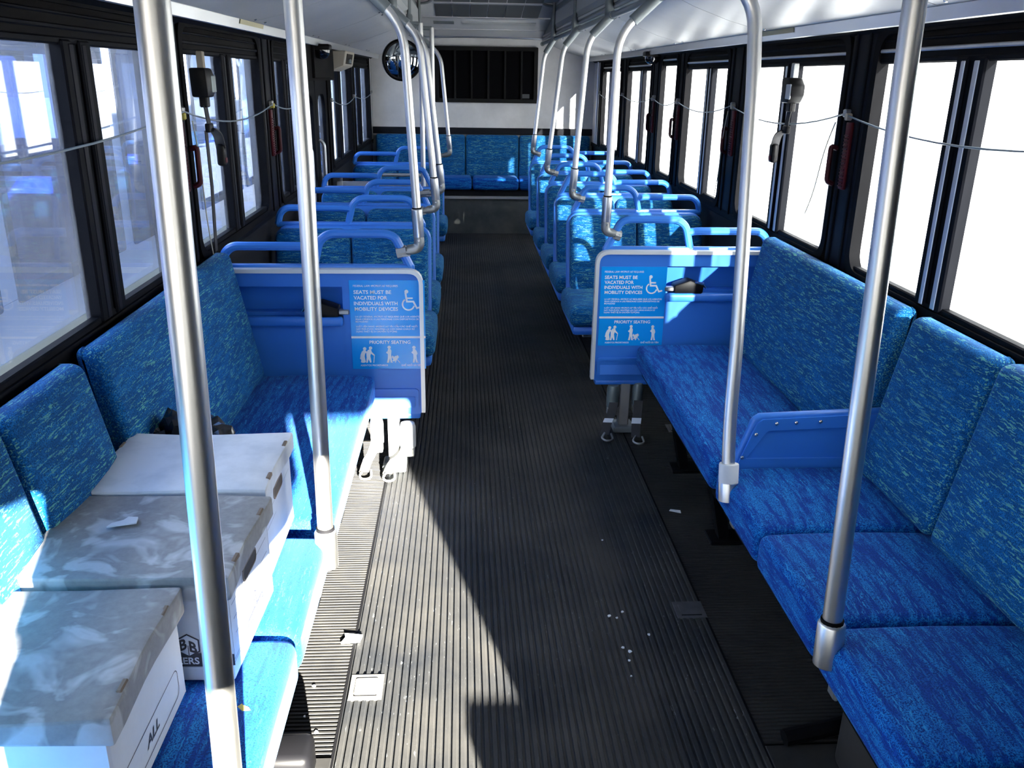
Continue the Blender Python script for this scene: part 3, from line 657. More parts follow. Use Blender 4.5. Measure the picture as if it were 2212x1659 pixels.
pole(fillet([(.582, 2.295, .405), (.58, 2.34, .62), (.582, 2.36, .86), (.58, 2.45, 1.60), (.575, 2.485, 1.79), (.50, 2.50, 1.875)], .08, 5)[:-1]+[(.52, 2.50, 1.86), (.60, 2.52, 1.97)][:1], .0195, 'steel pole with a bent top at the sunny side divider panel', .4)
# white tape on its collar
one('tape_wrap', MB().lathe([(.0295, 0), (.0295, .055), (.0285, .058)], (.582, 2.302, .455), (0, .2, 1), 18), 'paper', 'torn white tape wrapped round the pole foot by the divider', 'tape')

# overhead grab rails with hangers
for s, lab in ((1, 'grey grab rail under the ceiling, sunny windows side'), (-1, 'grey grab rail under the ceiling, rear door side')):
    r = thing('grab_rail', (s*.60, 5.9, 1.92), lab, 'grab rail', 'overhead grab rails')
    MB().tube([(s*.60, 2.6, 1.925), (s*.60, 9.4, 1.925)], .0165, 14).build('rail_tube', 'rail_grey', r)
    for y in (5.15, 6.72, 8.28):
        MB().tube([(s*.60, y, 1.93), (s*.60, y, 2.325)], .0155, 12).build('hanger', 'rail_grey', r)
        MB().lathe([(.024, 0), (.026, .004), (.026, .085), (.020, .10)], (s*.60, y, 1.915), (0, 0, 1), 14).build('hanger_socket', 'rail_grey', r)
        MB().tube(fillet([(s*.60, y, 2.20), (s*.50, y, 2.21), (s*.42, y, 2.32)], .05, 4), .011, 10).build('cross_brace', 'rail_grey', r)
    MB().tube([(s*.60, 2.6, 1.925), (s*.60, 2.6, 1.985)], .015, 10).build('end_bracket', 'rail_grey', r)
    MB().lathe([(.022, 0), (.022, .06)], (s*.60, 9.36, 1.925), (0, 1, 0), 14).build('end_cap', 'rail_grey', r)

# bent stanchions from rail to seat handles
def stanchion(s, y, xb, xk, zk, label, tilt=0.0):
    t = thing('stanchion', (s*xb, y, .95), label, 'stanchion', 'bent stanchions clamped to the seat handles')
    pts = fillet([(s*xb, y-.005, 1.00), (s*xk, y-.005, zk), (s*.585, y-.005, 1.915)], .09, 6)
    MB().tube(pts, .0165, 16).build('tube', 'steel_pole', t)
    d = (Vector(pts[-1])-Vector(pts[-2])).normalized(); e = Vector(pts[-1])-d*.13
    MB().tube([e, Vector(pts[-1])+d*.015], .0235, 14).build('rail_clamp', 'rail_grey', t)
    MB().lathe([(.023, 0), (.023, .045), (.018, .05)], (s*.60, y-.045, 1.925), (0, 1, 0), 14).lathe([(.023, 0), (.023, .045), (.018, .05)], (s*.60, y+.035, 1.925), (0, -1, 0), 14).build('rail_saddle', 'rail_grey', t)
    a = (Vector(pts[1])-Vector(pts[0])).normalized(); b0 = Vector(pts[0])
    MB().lathe([(.020, 0), (.0215, .003), (.0215, .108), (.0172, .112)], b0-a*.002, a, 18).build('sleeve', 'sleeve', t)
    MB().lathe([(.0185, .108), (.0185, .116)], b0-a*.002, a, 16).build('gasket', 'rubber_black', t)
    el = fillet([b0+a*.012, b0-a*.045, Vector((s*(xb+.045), y-.004, .945))], .03, 5)
    MB().tube(el, .0205, 14).build('elbow', 'fitting_grey', t)
    c0 = Vector((s*(xb+.022), y-.006, .947)); c1 = Vector((s*max(.480, xb+.068), y-.001, .934))
    MB().tube([c0, c0.lerp(c1, .45)], .017, 12).build('clamp_neck', 'fitting_grey', t)
    MB().tube([c0.lerp(c1, .42), c1], .0245, 8).build('handle_clamp', 'fitting_grey', t, ang=20)
    for k in (-1, 1):
        MB().box(*sorted(((c0.x+c1.x)/2-.012, (c0.x+c1.x)/2+.02)), y-.025, y-.019, .935+.007*k-.003, .935+.007*k+.003).build('clamp_groove', 'fitting_grey', t)
    MB().lathe([(.005, 0), (.005, .003)], b0-a*.012+Vector((0, -.0195, 0)), (0, -1, 0), 10).build('set_screw', 'screw', t)
    return t
stanchion(1, 3.822, .420, .432, 1.775, 'bent stanchion clamped to the sunny side sign panel')
stanchion(1, 5.03, .418, .470, 1.80, 'bent stanchion on the first sunny side double seat')
stanchion(1, 6.44, .402, .49, 1.80, 'bent stanchion on the third sunny side double seat')
stanchion(1, 8.10, .425, .505, 1.79, 'bent stanchion on the last sunny side double seat')
stanchion(-1, 3.412, .392, .434, 1.775, 'bent stanchion clamped to the sign panel by the boxes')
stanchion(-1, 4.505, .357, .428, 1.79, 'bent stanchion on the first double seat of the rear door side')
stanchion(-1, 5.22, .347, .428, 1.79, 'bent stanchion on the second double seat of the rear door side')
stanchion(-1, 7.80, .334, .403, 1.77, 'bent stanchion on the double seat behind the rear door')

# rear door: two straight poles and a low steel panel
for (x, y, lab) in ((-.495, 6.18, 'straight pole in front of the rear door well'), (-.44, 6.74, 'straight pole at the steel panel behind the rear door well')):
    t = thing('door_pole', (x, y, 0), lab, 'pole', 'straight poles at the rear door')
    MB().tube([(x, y, 0), (x, y, 1.93), (-.585, y, 1.925)][:2], .0165, 14).build('tube', 'steel_pole', t)
    MB().lathe([(.045, 0), (.045, .008), (.025, .03)], (x, y, 0), (0, 0, 1), 16).build('floor_flange', 'fitting_grey', t)
    MB().tube([(x, y, 1.925), (-.60, y, 1.925)], .014, 10).build('top_arm', 'rail_grey', t)
pn = thing('modesty_panel', (-.82, 6.75, 0), 'low stainless panel with a white end strip behind the rear door', 'panel')
MB().bev(-1.185, -.47, 6.745, 6.76, .10, .832, .004, 1).build('sheet', 'aluminium_dull', pn)
MB().bev(-1.18, -1.135, 6.735, 6.75, .10, .832, .003, 1).build('end_strip', 'trim_white', pn)
MB().tube([(-1.19, 6.752, .882), (-.48, 6.752, .882)], .013, 12).build('top_rail', 'steel_pole', pn)
MB().bev(-1.185, -.47, 6.738, 6.748, .775, .783, .002, 1).build('yellow_line', 'yellow_tag', pn)
for x in (-1.15, -.85, -.52): MB().bev(x-.012, x+.012, 6.745, 6.76, .82, .885, .003, 1).build('rail_post', 'fitting_grey', pn)
MB().bev(-1.18, -.50, 6.74, 6.77, 0, .105, .004, 1).build('base_strip', 'fitting_grey', pn)

# ============================================================ cardboard boxes
def file_box(label, x0, x1, y0, y1, ztop, lidm, rz=0.0, front=None, side=None, hole=True):
    cx, cy = (x0+x1)/2, (y0+y1)/2; zb = .463
    t = thing('file_box', (cx, cy, zb), label, 'box', 'white cardboard file boxes on the bench')
    i = .010
    MB().bev(x0+i, x1-i, y0+i, y1-i, zb, ztop-.004, .004, 1).build('box_body', 'box_white', t)
    wob = lambda x, y, z: (x+.003*math.sin(19*y), y+.003*math.sin(15*x), z+(.004*math.sin(9*x+3)*math.sin(11*y) if z > ztop-.01 else .005*math.sin(14*x+2*y)))
    lid = MB().bev(x0, x1, y0, y1, ztop-.052, ztop, .006, 2, 6, wob).build('lid', lidm, t)
    for y in (y0+.075, y1-.075):                              # tuck slots along the short edges
        for (xx, d) in ((x1, -1), (x0, 1)):
            MB().bev(xx+d*.001, xx+d*.010, y-.016, y+.016, ztop-.008, ztop+.002, .002, 1).build('slot_edge', 'cardboard_edge', lid)
    if hole:
        hh = MB().prism(rrect(cy-.048, cy+.048, ztop-.088, ztop-.058, .013), 0, x1-i-.002, x1-i+.0012).build('hand_hole', 'hole_dark', t)
        MB().ring(rrect(cy-.050, cy+.050, ztop-.090, ztop-.056, .014), rrect(cy-.046, cy+.046, ztop-.086, ztop-.060, .011), 0, x1-i-.001, x1-i+.0018).build('hole_rim', 'cardboard_edge', hh)
    if side:
        side(t, x1-i, y0+i, y1-i, zb, ztop)
    if front:
        front(t, x0+i, x1-i, y0+i, zb)
    if rz: t.rotation_euler = (0, 0, rz)
    return t
def quad(mb, P, fn):
    mb.add([fn(*p) for p in P], [tuple(range(len(P)))]); return mb
def logo(t, f, w, part='print'):
    """banner with cube mark and words; f(u,v,d) -> 3D; banner width w centred on u=0, v up"""
    h = w*.20
    def ban(k, d, name, m_):
        n = 10; a = [(-w/2*k+w*k*j/n, .5*h*k*(1-.25*abs(2*j/n-1)**2)) for j in range(n+1)]
        b_ = [(w/2*k-w*k*j/n, -.5*h*k*(1-.25*abs(2*j/n-1)**2)) for j in range(n+1)]
        return quad(MB(), [(u, v, d) for (u, v) in a+b_], f).build(name, m_, t, smooth=False)
    ban(1.06, .0004, 'banner_line', 'print_black'); ban(1.0, .0006, 'banner_gap', 'print_white'); bb = ban(.97, .0008, 'banner', 'print_black')
    put_text(MB(), text_mesh('BANKERS BOX', w*.84, h*.46, .02), lambda x, y, z: f(x-w*.42, y-h*.30, .0010+z*.02)).build('lettering', 'print_white', bb, smooth=False)
    c = h*.72; cv = h*1.0
    hexa = [(c*.95*math.sin(math.radians(60*k)), cv+c*math.cos(math.radians(60*k)), .0011) for k in range(6)]
    hx = quad(MB(), [(u*1.15, cv+(v-cv)*1.15, .0010) for (u, v, d) in hexa], f).build('cube_mark', 'print_black', bb, smooth=False)
    quad(MB(), hexa, f).build('cube_face', 'print_white', hx, smooth=False)
    mk = MB()
    for sgn in (-1, 1):
        put_text(mk, text_mesh('B', c*.60, c*1.0, .03), lambda x, y, z, sgn=sgn: f((-.70*c if sgn < 0 else .10*c)+x, cv-c*.52+y+(.42*x*(-sgn))+(.0 if sgn > 0 else .0), .0013+z*.02))
    quad(mk, [(-.0008, cv-c*.98, .0013), (.0008, cv-c*.98, .0013), (.0008, cv+.02*c, .0013), (-.0008, cv+.02*c, .0013)], f)
    mk.build('cube_letters', 'print_black', hx, smooth=False)
def lines(t, f, segs, wd=.0012, name='ruled_lines', m_='print_black'):
    b = MB()
    for (u0, v0, u1, v1) in segs:
        d = Vector((u1-u0, v1-v0)); n = Vector((-d.y, d.x)).normalized()*wd/2
        quad(b, [(u0-n.x, v0-n.y, .0006), (u1-n.x, v1-n.y, .0006), (u1+n.x, v1+n.y, .0006), (u0+n.x, v0+n.y, .0006)], f)
    b.build(name, m_, t, smooth=False)
def mid_front(t, x0, x1, yf, zb):
    f = lambda u, v, d: (x1-.083+u, yf-d, zb+.052+v)
    logo(t, f, .165)
    g = lambda u, v, d: (x1+u, yf-d, zb+v)
    lines(t, g, [(-.036, .066, 0, .064), (-.036, .060, 0, .058)], .0016, 'border_lines', 'fitting_grey')
def mid_side(t, xs, y0, y1, zb, zt):
    f = lambda u, v, d: (xs+d, (y0+y1)/2+.012+u, zb+.052+v)
    logo(t, f, .125)
    g = lambda u, v, d: (xs+d, y0+u, zb+v); w = y1-y0
    lines(t, g, [(.025, .16, w*.42, .16), (.03, .125, w*.42, .125), (.035, .09, w*.30, .09), (w*.58, .16, w-.03, .16), (w*.60, .125, w-.03, .125), (.0, .044, .075, .044), (w-.05, .044, w, .044), (.0, .038, .075, .038), (w-.05, .038, w, .038), (.012, .044, .012, .18), (w-.012, .044, w-.012, .18)])
    scr = MB()
    for k in range(7):
        a = .065+.014*k
        quad(scr, [(a, .135+.02*math.sin(k*2.1), .0007), (a+.0022, .135+.02*math.sin(k*2.1), .0007), (a+.010, .165-.018*math.cos(k*1.7), .0007), (a+.008, .165-.018*math.cos(k*1.7), .0007)], g)
    quad(scr, [(.085, .118, .0007), (.088, .116, .0007), (.118, .098, .0007), (.116, .100, .0007)], g)
    scr.build('pen_marks', 'fitting_grey', t, smooth=False)
    quad(MB(), [(w-.055, .182, .0007), (w-.018, .182, .0007), (w-.018, .194, .0007), (w-.055, .194, .0007)], g).build('small_print', 'fitting_grey', t, smooth=False)
def near_side(t, xs, y0, y1, zb, zt):
    f = lambda u, v, d: (xs+d, y1-u, zb+v)
    o_ = rrect(.035, .30, .025, .085, .016, 4); n_ = rrect(.037, .298, .027, .083, .0145, 4)
    b = MB()
    for k in range(len(o_)):
        j = (k+1) % len(o_)
        quad(b, [(o_[k][0], o_[k][1], .0006), (o_[j][0], o_[j][1], .0006), (n_[j][0], n_[j][1], .0006), (n_[k][0], n_[k][1], .0006)], f)
    b.build('label_outline', 'print_black', t, smooth=False)
    vs, fs = text_mesh('ALL', .062, .020, .02, shear=.25)
    MB().add([(xs+.0007+z*.01, y1-.205+x, zb+.045+y) for (x, y, z) in vs], fs).build('lettering', 'print_black', t, smooth=False)
def back_side(t, xs, y0, y1, zb, zt):
    g = lambda u, v, d: (xs+d, y0+u, zb+v)
    lines(t, g, [(.02, .16, .12, .16), (.02, .125, .12, .125), (.012, .044, .012, .15), (0, .044, .05, .044), (.16, .16, .29, .16)], .0012, 'ruled_lines', 'fitting_grey')
file_box('white file box with a clean lid, farthest of the three on the bench', -1.082, -.668, 1.772, 2.108, .712, 'lid_clean', 0, None, back_side, True)
file_box('white file box with a dirty lid and hand hole, middle of the three', -1.075, -.656, 1.425, 1.762, .706, 'lid_dirty', -.035, mid_front, mid_side)
file_box('white file box with a dirty lid, nearest of the three on the bench', -1.068, -.748, 1.062, 1.412, .692, 'lid_dirty', 0.0, None, near_side, False)
one('paper_scrap', MB().prism([(-.955, 1.61), (-.90, 1.625), (-.905, 1.65), (-.925, 1.652), (-.93, 1.638), (-.95, 1.625)], 2, .710, .713), 'paper', 'torn white scrap lying on the middle box lid', 'scrap')
# black plastic bag behind the boxes
bm = bmesh.new(); bmesh.ops.create_icosphere(bm, subdivisions=4, radius=1)
for v in bm.verts:
    c = v.co.copy(); k = 1+.16*math.sin(7*c.x+3*c.y)*math.sin(6*c.z+2*c.x)+.10*math.sin(15*c.x+4*c.z)*math.cos(13*c.y)
    v.co = Vector((max(-1.055, -.975+c.x*.135*k), 2.215+c.y*.085*k, .585+c.z*.13*k))
    if v.co.z < .468: v.co.z = .468
bg_ = MB().bm(bm)
one('plastic_bag', bg_, 'bag_black', 'crumpled black plastic bag behind the farthest box', 'bag', ang=22)
one('dry_leaf', MB().prism([(-.655, 1.365), (-.64, 1.35), (-.625, 1.352), (-.63, 1.360), (-.642, 1.366), (-.65, 1.378)], 2, .452, .457), 'plant_yellow', 'small yellow leaf on the bench in front of the boxes', 'leaf')

# ============================================================ things on the windows
def swag(pts, sag):
    out = []
    for k in range(len(pts)-1):
        a, b_ = Vector(pts[k]), Vector(pts[k+1]); n = 12
        for j in range(n):
            t = j/n; p = a.lerp(b_, t); p.z -= sag[k]*4*t*(1-t); out.append(p)
    out.append(Vector(pts[-1])); return out
def pull_cord(s, pts, sag, label):
    o = thing('pull_cord', pts[0], label, 'cord', 'grey stop request cords along the windows')
    MB().tube(swag(pts, sag), .0032, 6).build('cord', 'cord_grey', o)
    for p in pts:
        MB().bev(p[0]-s*.002, p[0]+s*.022, p[1]-.012, p[1]+.012, p[2]-.012, p[2]+.016, .004, 1).build('cord_bracket', 'fitting_grey', o)
    return o
pull_cord(1, [(1.172, 1.60, 1.50), (1.172, 3.20, 1.492), (1.172, 4.60, 1.478), (1.172, 5.80, 1.47), (1.172, 6.55, 1.475), (1.172, 7.86, 1.47), (1.172, 9.2, 1.46)], [.06, .06, .05, .04, .045, .05], 'grey stop cord sagging along the sunny windows')
pull_cord(-1, [(-1.172, .80, 1.47), (-1.172, 3.14, 1.472), (-1.172, 4.60, 1.456), (-1.172, 5.45, 1.45)], [.055, .055, .035], 'grey stop cord sagging along the windows by the boxes')
pull_cord(-1, [(-1.172, 6.70, 1.42), (-1.172, 8.08, 1.42), (-1.172, 9.62, 1.43)], [.05, .04], 'grey stop cord behind the rear door')
def escape_handle(s, y, z0, z1, label, dark=.09):
    o = thing('escape_handle', (s*1.19, y, z0), label, 'handle', 'red window release handles on the pillars')
    MB().bev(s*1.180, s*1.194, y-.022, y+.022, z0, z1, .005, 2).build('plate', 'red_plastic', o)
    n = 16
    for k in range(n):
        z = z0+(z1-z0)*(.04+.80*k/n)
        MB().bev(s*1.176, s*1.184, y-.018, y+.018, z, z+(z1-z0)*.022, .002, 1).build('grip_rib', 'red_dark', o)
    MB().tube(fillet([(s*1.19, y+dark, z1-.10), (s*1.165, y+dark, z1-.09), (s*1.165, y+dark, z0+.02), (s*1.19, y+dark, z0+.01)], .015, 3), .010, 8).build('lever', 'red_dark', o)
    MB().bev(s*1.165, s*1.19, y-.006, y+.012, z1+.005, z1+.03, .004, 1).build('tag', 'yellow_tag' if s < 0 else 'beige_box', o)
    return o
escape_handle(1, 3.17, 1.225, 1.465, 'red ribbed window release on the nearest sunny side pillar')
escape_handle(1, 4.58, 1.225, 1.455, 'red window release on the second sunny side pillar')
escape_handle(1, 5.80, 1.225, 1.445, 'red window release on the third sunny side pillar')
escape_handle(1, 6.57, 1.225, 1.445, 'red window release on the fourth sunny side pillar')
escape_handle(-1, 3.13, 1.20, 1.44, 'red window release on the pillar nearest the boxes')
escape_handle(-1, 4.60, 1.20, 1.43, 'red window release on the pillar before the rear door', .07)
for s, p, q, lab in ((-1, (-1.165, 3.20, 1.44), (-1.15, 3.24, .96), 'thin pale string hanging down the window by the boxes'), (1, (1.165, 3.25, 1.46), (1.16, 3.42, 1.10), 'thin pale string at the nearest sunny side pillar'), (1, (1.165, 4.62, 1.45), (1.16, 4.72, 1.0), 'thin pale string at the second sunny side pillar'), (1, (1.165, 5.82, 1.44), (1.16, 5.90, 1.0), 'thin pale string at the third sunny side pillar')):
    P = [Vector(p).lerp(Vector(q), k/10)+Vector((0, .012*math.sin(k*.6), 0)) for k in range(11)]
    one('hanging_string', MB().tube(P, .0022, 6), 'string_pale', lab, 'string', 'thin strings hanging at the windows')
def belt(s, y, label, d, face):
    o = thing('shoulder_belt', (s*1.16, y, 1.02 if s < 0 else 1.34), label, 'seat belt', 'shoulder belt reels hanging on the window bars')
    x = s*1.155
    MB().bev(x-.012, x+.012, y-.014, y+.014, 1.60, 1.672, .003, 1).build('hanger', 'fitting_grey' if s > 0 else 'strap_tan', o)
    hs = rrect(y-.062, y+.062, 1.515, 1.615, .03, 4)
    MB().prism([(y-.062*d, 1.615), (y+.02*d, 1.615), (y+.062*d, 1.585), (y+.062*d, 1.545), (y+.03*d, 1.515), (y-.05*d, 1.515)], 0, x-.03, x+.03, .008, 2).build('reel_housing', 'black_plastic', o)
    MB().bev(x-s*.032, x-s*.026, y+.005*d, y+.058*d, 1.53, 1.59, .004, 1).build('reel_cover', 'light_grey' if s > 0 else 'retractor_grey', o)
    MB().bev(x-.014, x+.014, y-.022, y+.022, 1.48, 1.518, .004, 1).build('reel_guide', 'black_plastic', o)
    P = fillet([(x, y, 1.50), (x-s*.005, y-.004*d, 1.45), (x-s*.01, y, 1.405)], .02, 4)
    MB().ribbon(P, .042, .004, (0, 1, 0)).build('webbing', 'strap_black', o)
    MB().bev(x-.01-s*.008, x+.01-s*.008, y-.028, y+.026, 1.392, 1.425, .006, 2).build('guide_ring', 'black_plastic', o)
    e = face
    P = fillet([(x-s*.01, y+.01*e, 1.405), (x-s*.02, y+.06*e, 1.385), (x-s*.02, y+.085*e, 1.33)], .03, 5)
    MB().ribbon(P, .04, .005, (1*s, .3, 0)).build('belt_tail', 'strap_black', o)
    MB().bev(x-s*.035, x-s*.005, y+.062*e, y+.11*e, 1.265, 1.345, .010, 3).build('buckle', 'black_plastic', o)
    MB().bev(x-s*.038, x-s*.034, y+.074*e, y+.098*e, 1.275, 1.295, .002, 1).build('buckle_button', 'red_plastic', o)
    if s < 0:
        MB().ribbon([(x, y-.02, 1.40), (x+.004, y-.03, 1.2), (x, y-.045, .96)], .034, .003, (0, 1, 0)).build('long_webbing', 'strap_black', o)
    return o
belt(-1, 3.34, 'black shoulder belt reel hanging on the window by the boxes', 1, 1)
belt(1, 3.70, 'black and white shoulder belt reel hanging on the sunny window bar', -1, 1)
# small labels on the cove strip
for s, ya, lab in ((-1, 3.75, 'faded yellow label on the ceiling strip by the boxes'), (1, 3.62, 'faded yellow label on the ceiling strip, sunny side')):
    one('strip_label', MB().prism([(s*1.1025, 1.785), (s*1.0985, 1.802), (s*1.0965, 1.802), (s*1.1005, 1.7845)], 1, ya, ya+.42), 'yellow_label', lab, 'label', 'faded labels on the ceiling strips')
def dome(x, y, z, label):
    o = thing('dome_camera', (x, y, z), label, 'camera', 'black dome cameras above the windows')
    MB().bev(x-.06, x+.06, y-.06, y+.06, z, z+.035, .01, 2).build('mount', 'black_plastic', o)
    MB().lathe([(.055, 0), (.054, -.015), (.047, -.033), (.033, -.047), (.015, -.054), (.002, -.056)], (x, y, z+.002), (0, 0, 1), 24).build('dome', 'dome_glass', o)
    return o
dome(1.14, 6.50, 1.752, 'black dome camera above the sunny windows'); dome(-1.10, 5.80, 1.742, 'black dome camera above the rear door')
# round mirror by the rear door
mr = thing('round_mirror', (-.675, 6.9, 1.71), 'round convex mirror with a black rim above the rear door', 'mirror')
ax = Vector((.30, -1, -.10)).normalized(); oc = Vector((-.672, 6.9, 1.708))
MB().lathe([(.150, -.01), (.150, .012), (.140, .018), (.136, .012)], oc, ax, 40).build('rim', 'black_plastic', mr)
MB().lathe([(.138, .004), (.12, .016), (.09, .028), (.05, .036), (.001, .039)], oc, ax, 40).build('mirror_glass', 'mirror', mr)
MB().tube(fillet([oc-ax*.005, oc-ax*.05, (-.70, 6.97, 1.935)], .03, 4), .009, 8).build('mirror_arm', 'black_plastic', mr)
# opened control box beside it
cb = thing('control_box', (-1.12, 7.05, 1.64), 'opened beige control box above the rear door windows', 'control box')
MB().prism([(-1.19, 1.62), (-1.09, 1.66), (-1.07, 1.765), (-1.19, 1.765)], 1, 6.78, 7.32, .006, 1).build('case', 'beige_box', cb)
MB().prism([(-1.092, 1.675), (-1.078, 1.745), (-1.070, 1.745), (-1.084, 1.675)], 1, 6.86, 7.20).build('opening', 'hole_dark', cb)
MB().bev(-1.10, -1.06, 6.95, 7.02, 1.68, 1.71, .004, 1).build('green_part', 'retractor_grey', cb)

# ============================================================ things on the floor
def plate(x, y, w, d, m1, m2, label):
    o = thing('floor_plate', (x, y, 0), label, 'floor plate', 'small covers set into the floor')
    MB().bev(x-w/2, x+w/2, y-d/2, y+d/2, -.004, .0016, .001, 1).build('surround', m1, o)
    MB().prism(rrect(x-w*.34, x+w*.34, y-d*.33, y+d*.33, .006), 2, .0010, .0034).build('cover', m2, o)
    MB().box(x-w*.34, x+w*.34, y-d*.36, y-d*.33, .001, .003).build('hinge', 'rubber_black', o)
plate(-.490, 1.972, .092, .105, 'plate_pale', 'plate_pale', 'pale tie-down cover in the sunlit floor'); plate(.503, 2.307, .095, .09, 'plate_dark', 'plate_dark', 'dark tie-down cover in the shaded aisle'); plate(.815, 3.81, .09, .10, 'plate_dark', 'plate_dark', 'dark tie-down cover under the sunny side bench')
one('paper_scrap', MB().prism([(-.585, 2.165), (-.53, 2.17), (-.525, 2.20), (-.55, 2.205), (-.58, 2.21), (-.575, 2.19)], 2, .002, .008), 'paper', 'white paper scrap on the sunlit floor by the bench', 'scrap')
one('paper_scrap', MB().prism([(.588, 2.965), (.630, 2.945), (.632, 2.965), (.595, 2.975)], 2, .002, .005), 'paper', 'small white paper scrap on the dark floor', 'scrap')
sp_ = MB(); random.seed(3)
for (x, y) in ((.262, 2.27), (.285, 2.30), (.24, 2.28), (.262, 2.06), (.272, 2.10), (.255, 1.99), (.345, 2.18), (-.64, 1.86), (-.60, 1.80), (-.635, 1.98), (.29, 2.75), (.255, 2.12)):
    r_ = random.uniform(.003, .006)
    sp_.prism([(x+r_*random.uniform(.6, 1.3)*math.cos(k*1.05), y+r_*random.uniform(.6, 1.5)*math.sin(k*1.05)) for k in range(6)], 2, .0005, .003)
tag(one('floor_crumbs', sp_, 'paper', 'scattered white crumbs on the ribbed floor', 'crumbs'), kind='stuff')
# ============================================================ added shadow casters behind the camera
cbx = thing('person_blocker', (-.10, -.6, 0), 'unseen dark stand-in for the camera holder, added to shade the boxes', 'blocker')  # rough shape of the person behind the camera, added to shade the lids
MB().bev(-.45, -.20, -.72, -.48, 0, 1.22, .012, 2).build('blocker_lower', 'black_plastic', cbx)
MB().bev(-.47, .05, -.72, -.48, 1.215, 1.50, .02, 2).build('blocker_upper', 'fitting_grey', cbx)
fb = thing('notch_post', (.36, -.05, 0), 'unseen low grey post added beside the driver screen to shade the floor', 'post')  # unseen post, sized to cast the low step in the floor shadow
MB().bev(.29, .44, -.12, .0, 0, .52, .01, 2).build('post_body', 'fitting_grey', fb)

# ============================================================ outside
GZ = -.95
gd = struct('ground', MB().box(-80, 80, -80, 90, GZ-.1, GZ), 'asphalt')
def coach(label, x0, x1, ya, yb, win0, pitch, zb=.585, zt=1.76, group='parked vehicles outside', seats=True):
    """parked bus: white side panels with window openings on both sides"""
    o = thing('parked_bus', ((x0+x1)/2, (ya+yb)/2, GZ), label, 'bus', group)
    for x, d in ((x0, 1), (x1, -1)):
        xi = x+d*.05
        MB().box(x, xi, ya, yb, -.6, zb).box(x, xi, ya, yb, zt, 2.25).build('side_panel', 'paint_white', o)
        edges = []; y = win0
        while y < yb: edges.append(y); y += pitch
        prev = ya
        for e in edges:
            MB().box(x, xi, prev, e-.11, zb, zt) if False else None
            MB().bev(x, xi, e-.11, e+.11, zb, zt, .004, 1).build('window_post', 'paint_white', o)
        for k in range(len(edges)-1):
            a, b_ = edges[k]+.10, edges[k+1]-.10
            MB().ring(rrect(a-.02, b_+.02, zb-.02, zt+.02, .02), rrect(a+.03, b_-.03, zb+.03, zt-.03, .10), 0, x-d*.012, xi).build('window_rubber', 'rubber_black', o)
            MB().box(x+d*.02, x+d*.025, a, b_, zb, zt).build('window_pane', 'glass_far', o)
    MB().box(x0, x1, ya, yb, 2.20, 2.30).build('roof', 'paint_white', o)
    MB().box(x0, x1, ya, yb, -.62, -.02).build('chassis', 'wall_lower', o)
    MB().box(x0, x1, ya-.05, ya, -.6, 2.3).box(x0, x1, yb, yb+.05, -.6, 2.3).build('end_panel', 'paint_white', o)
    for y in (ya+2.0, yb-2.5):
        for x, d in ((x0, 1), (x1, -1)):
            MB().lathe([(.30, 0), (.47, .02), (.49, .12), (.47, .24), (.2, .26)], (x-d*.01, y, GZ+.49), (d, 0, 0), 24).build('wheel', 'tyre', o)
    if seats:
        y = ya+2.2
        while y < yb-1:
            for (a, b_) in ((x0+.1, x0+.95), (x1-.95, x1-.1)):
                MB().bev(a, b_, y, y+.08, .42, .95, .03, 2).bev(a, b_, y-.45, y, .35, .45, .03, 2).build('seat', 'seat_far', o)
            y += .85
    MB().box(x1+.001, x1+.006, ya, yb, .30, .34).build('side_stripe', 'stripe_yellow', o)
    return o
coach('white parked bus right outside the windows by the boxes', -4.85, -2.30, -1.5, 10.4, -.55, 1.50)
def truck(label, x, y, c, L_=6.0, h=2.2, w=2.2, m_='paint_white'):
    o = thing('parked_truck', (x, y, GZ), label, 'truck', 'parked vehicles outside')
    MB().bev(x-w/2, x+w/2, y-L_/2, y+L_/2*.45, GZ+.75, GZ+.75+h, .04, 2).build('cargo_box', m_, o)
    MB().prism([(y+L_*.24, GZ+.5), (y+L_*.5, GZ+.5), (y+L_*.5, GZ+1.35), (y+L_*.42, GZ+1.5), (y+L_*.36, GZ+2.25), (y+L_*.24, GZ+2.3)], 0, x-w*.46, x+w*.46, .04, 2).build('cab', c, o)
    MB().prism([(y+L_*.425, GZ+1.5), (y+L_*.37, GZ+2.18), (y+L_*.375, GZ+2.2), (y+L_*.435, GZ+1.5)], 0, x-w*.4, x+w*.4).build('windscreen', 'far_glass', o)
    MB().box(x-w*.4, x+w*.4, y-L_/2, y+L_*.48, GZ+.45, GZ+.76).build('chassis', 'tyre', o)
    for dy in (-.32, .36):
        for sx in (-1, 1):
            MB().lathe([(.25, 0), (.42, .02), (.44, .12), (.42, .24), (.2, .26)], (x+sx*w*.47, y+dy*L_, GZ+.44), (-sx, 0, 0), 20).build('wheel', 'tyre', o)
    return o
truck('white box truck parked beyond the nearest sunny windows', 13, 12, 'paint_white')
truck('white box truck with a blue cab in the yard', 9.0, 21.0, 'paint_blue')
truck('white box truck with a red cab far in the yard', 8.5, 30.0, 'paint_red')
truck('long white trailer truck parked behind the yard', 17, 20.0, 'paint_white', 12.0, 2.6, 2.5)
random.seed(11)
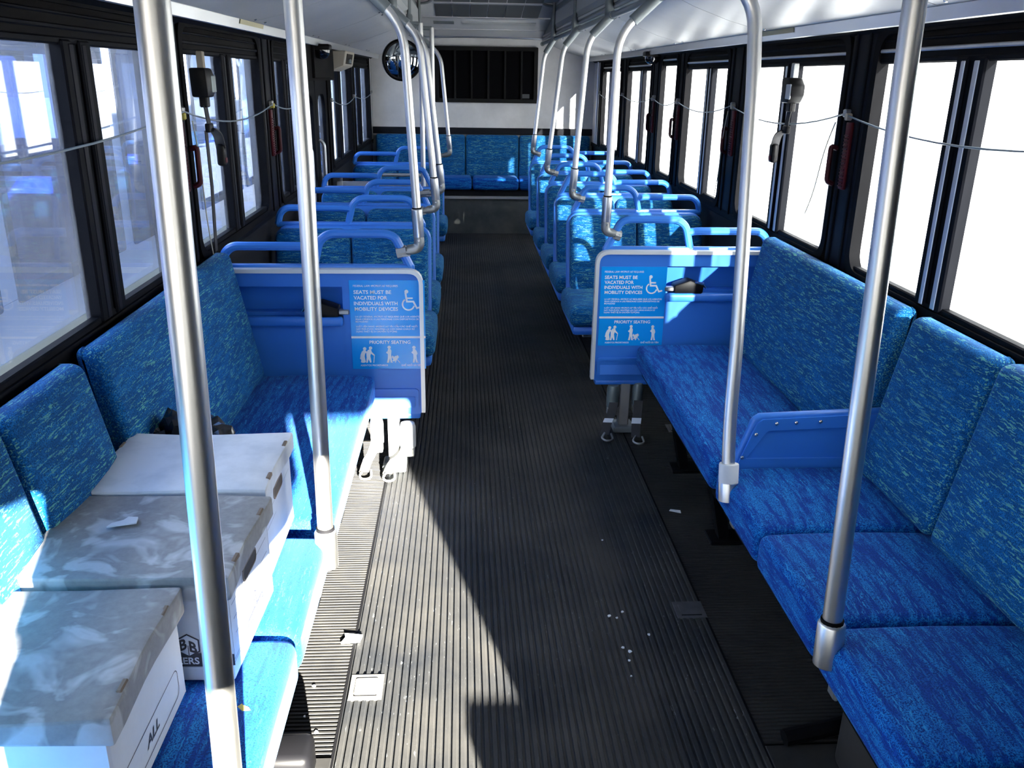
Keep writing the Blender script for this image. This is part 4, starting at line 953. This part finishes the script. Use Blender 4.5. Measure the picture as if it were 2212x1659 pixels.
def tree(x, y, h, rad, label):
    o = thing('tree', (x, y, GZ), label, 'tree', 'trees at the edge of the yard')
    MB().tube([(x, y, GZ), (x+.1, y, GZ+h*.3), (x-.05, y+.1, GZ+h*.6)], [.28, .2, .1], 10).build('trunk', 'bark', o)
    bm = bmesh.new(); ph = random.uniform(0, 6)
    for k in range(7):
        a = k*.9+ph; c = Vector((x+rad*.55*math.cos(a)*(k > 0), y+rad*.55*math.sin(a)*(k > 0), GZ+h*(.60+.12*math.sin(k*1.9))))
        t = bmesh.ops.create_icosphere(bm, subdivisions=3, radius=rad*random.uniform(.5, .72))
        for v in t['verts']:
            n = v.co.normalized(); v.co = c+v.co*(1+.13*math.sin(9*n.x+ph)*math.sin(8*n.y)*math.cos(7*n.z)+random.uniform(-.06, .06))
    MB().bm(bm).build('crown', 'foliage', o)
tr_ = [(8.5, 36, 3.0, 1.9), (12.5, 35, 2.7, 1.8), (16, 32, 3.1, 1.9), (19.5, 29.5, 2.8, 1.7), (22.5, 26, 2.9, 1.8), (25, 22, 2.6, 1.7), (12, 43, 3.4, 2.2), (18, 41, 3.2, 2.1), (24, 36, 3.3, 2.1)]
tl_ = ['low tree closest to the rear corner of the sunny windows', 'second low tree from the rear corner of the sunny windows', 'third low tree beyond the sunny windows', 'low tree seen through the middle sunny windows', 'low tree seen beside the hanging belt reel', 'low tree seen through the nearest sunny window', 'back row tree near the rear corner', 'back row tree behind the middle sunny windows', 'back row tree behind the nearest sunny windows']
for (a, l) in zip(tr_, tl_): tree(*a, l)
lp = thing('light_pole', (14.3, 26, GZ), 'pale lamp post standing in the yard beyond the sunny windows', 'lamp post')
MB().tube([(14.3, 26, GZ), (14.3, 26, 5.0)], [.10, .06], 12).build('post', 'light_grey', lp)
MB().tube(fillet([(14.3, 26, 4.9), (14.3, 26, 5.2), (13.2, 26, 5.3)], .2, 4), .04, 8).build('arm', 'light_grey', lp)
MB().bev(12.6, 13.25, 25.85, 26.15, 5.22, 5.34, .03, 2).build('lamp_head', 'light_grey', lp)

for o in bpy.data.objects:
    if '_o' in o: del o['_o']
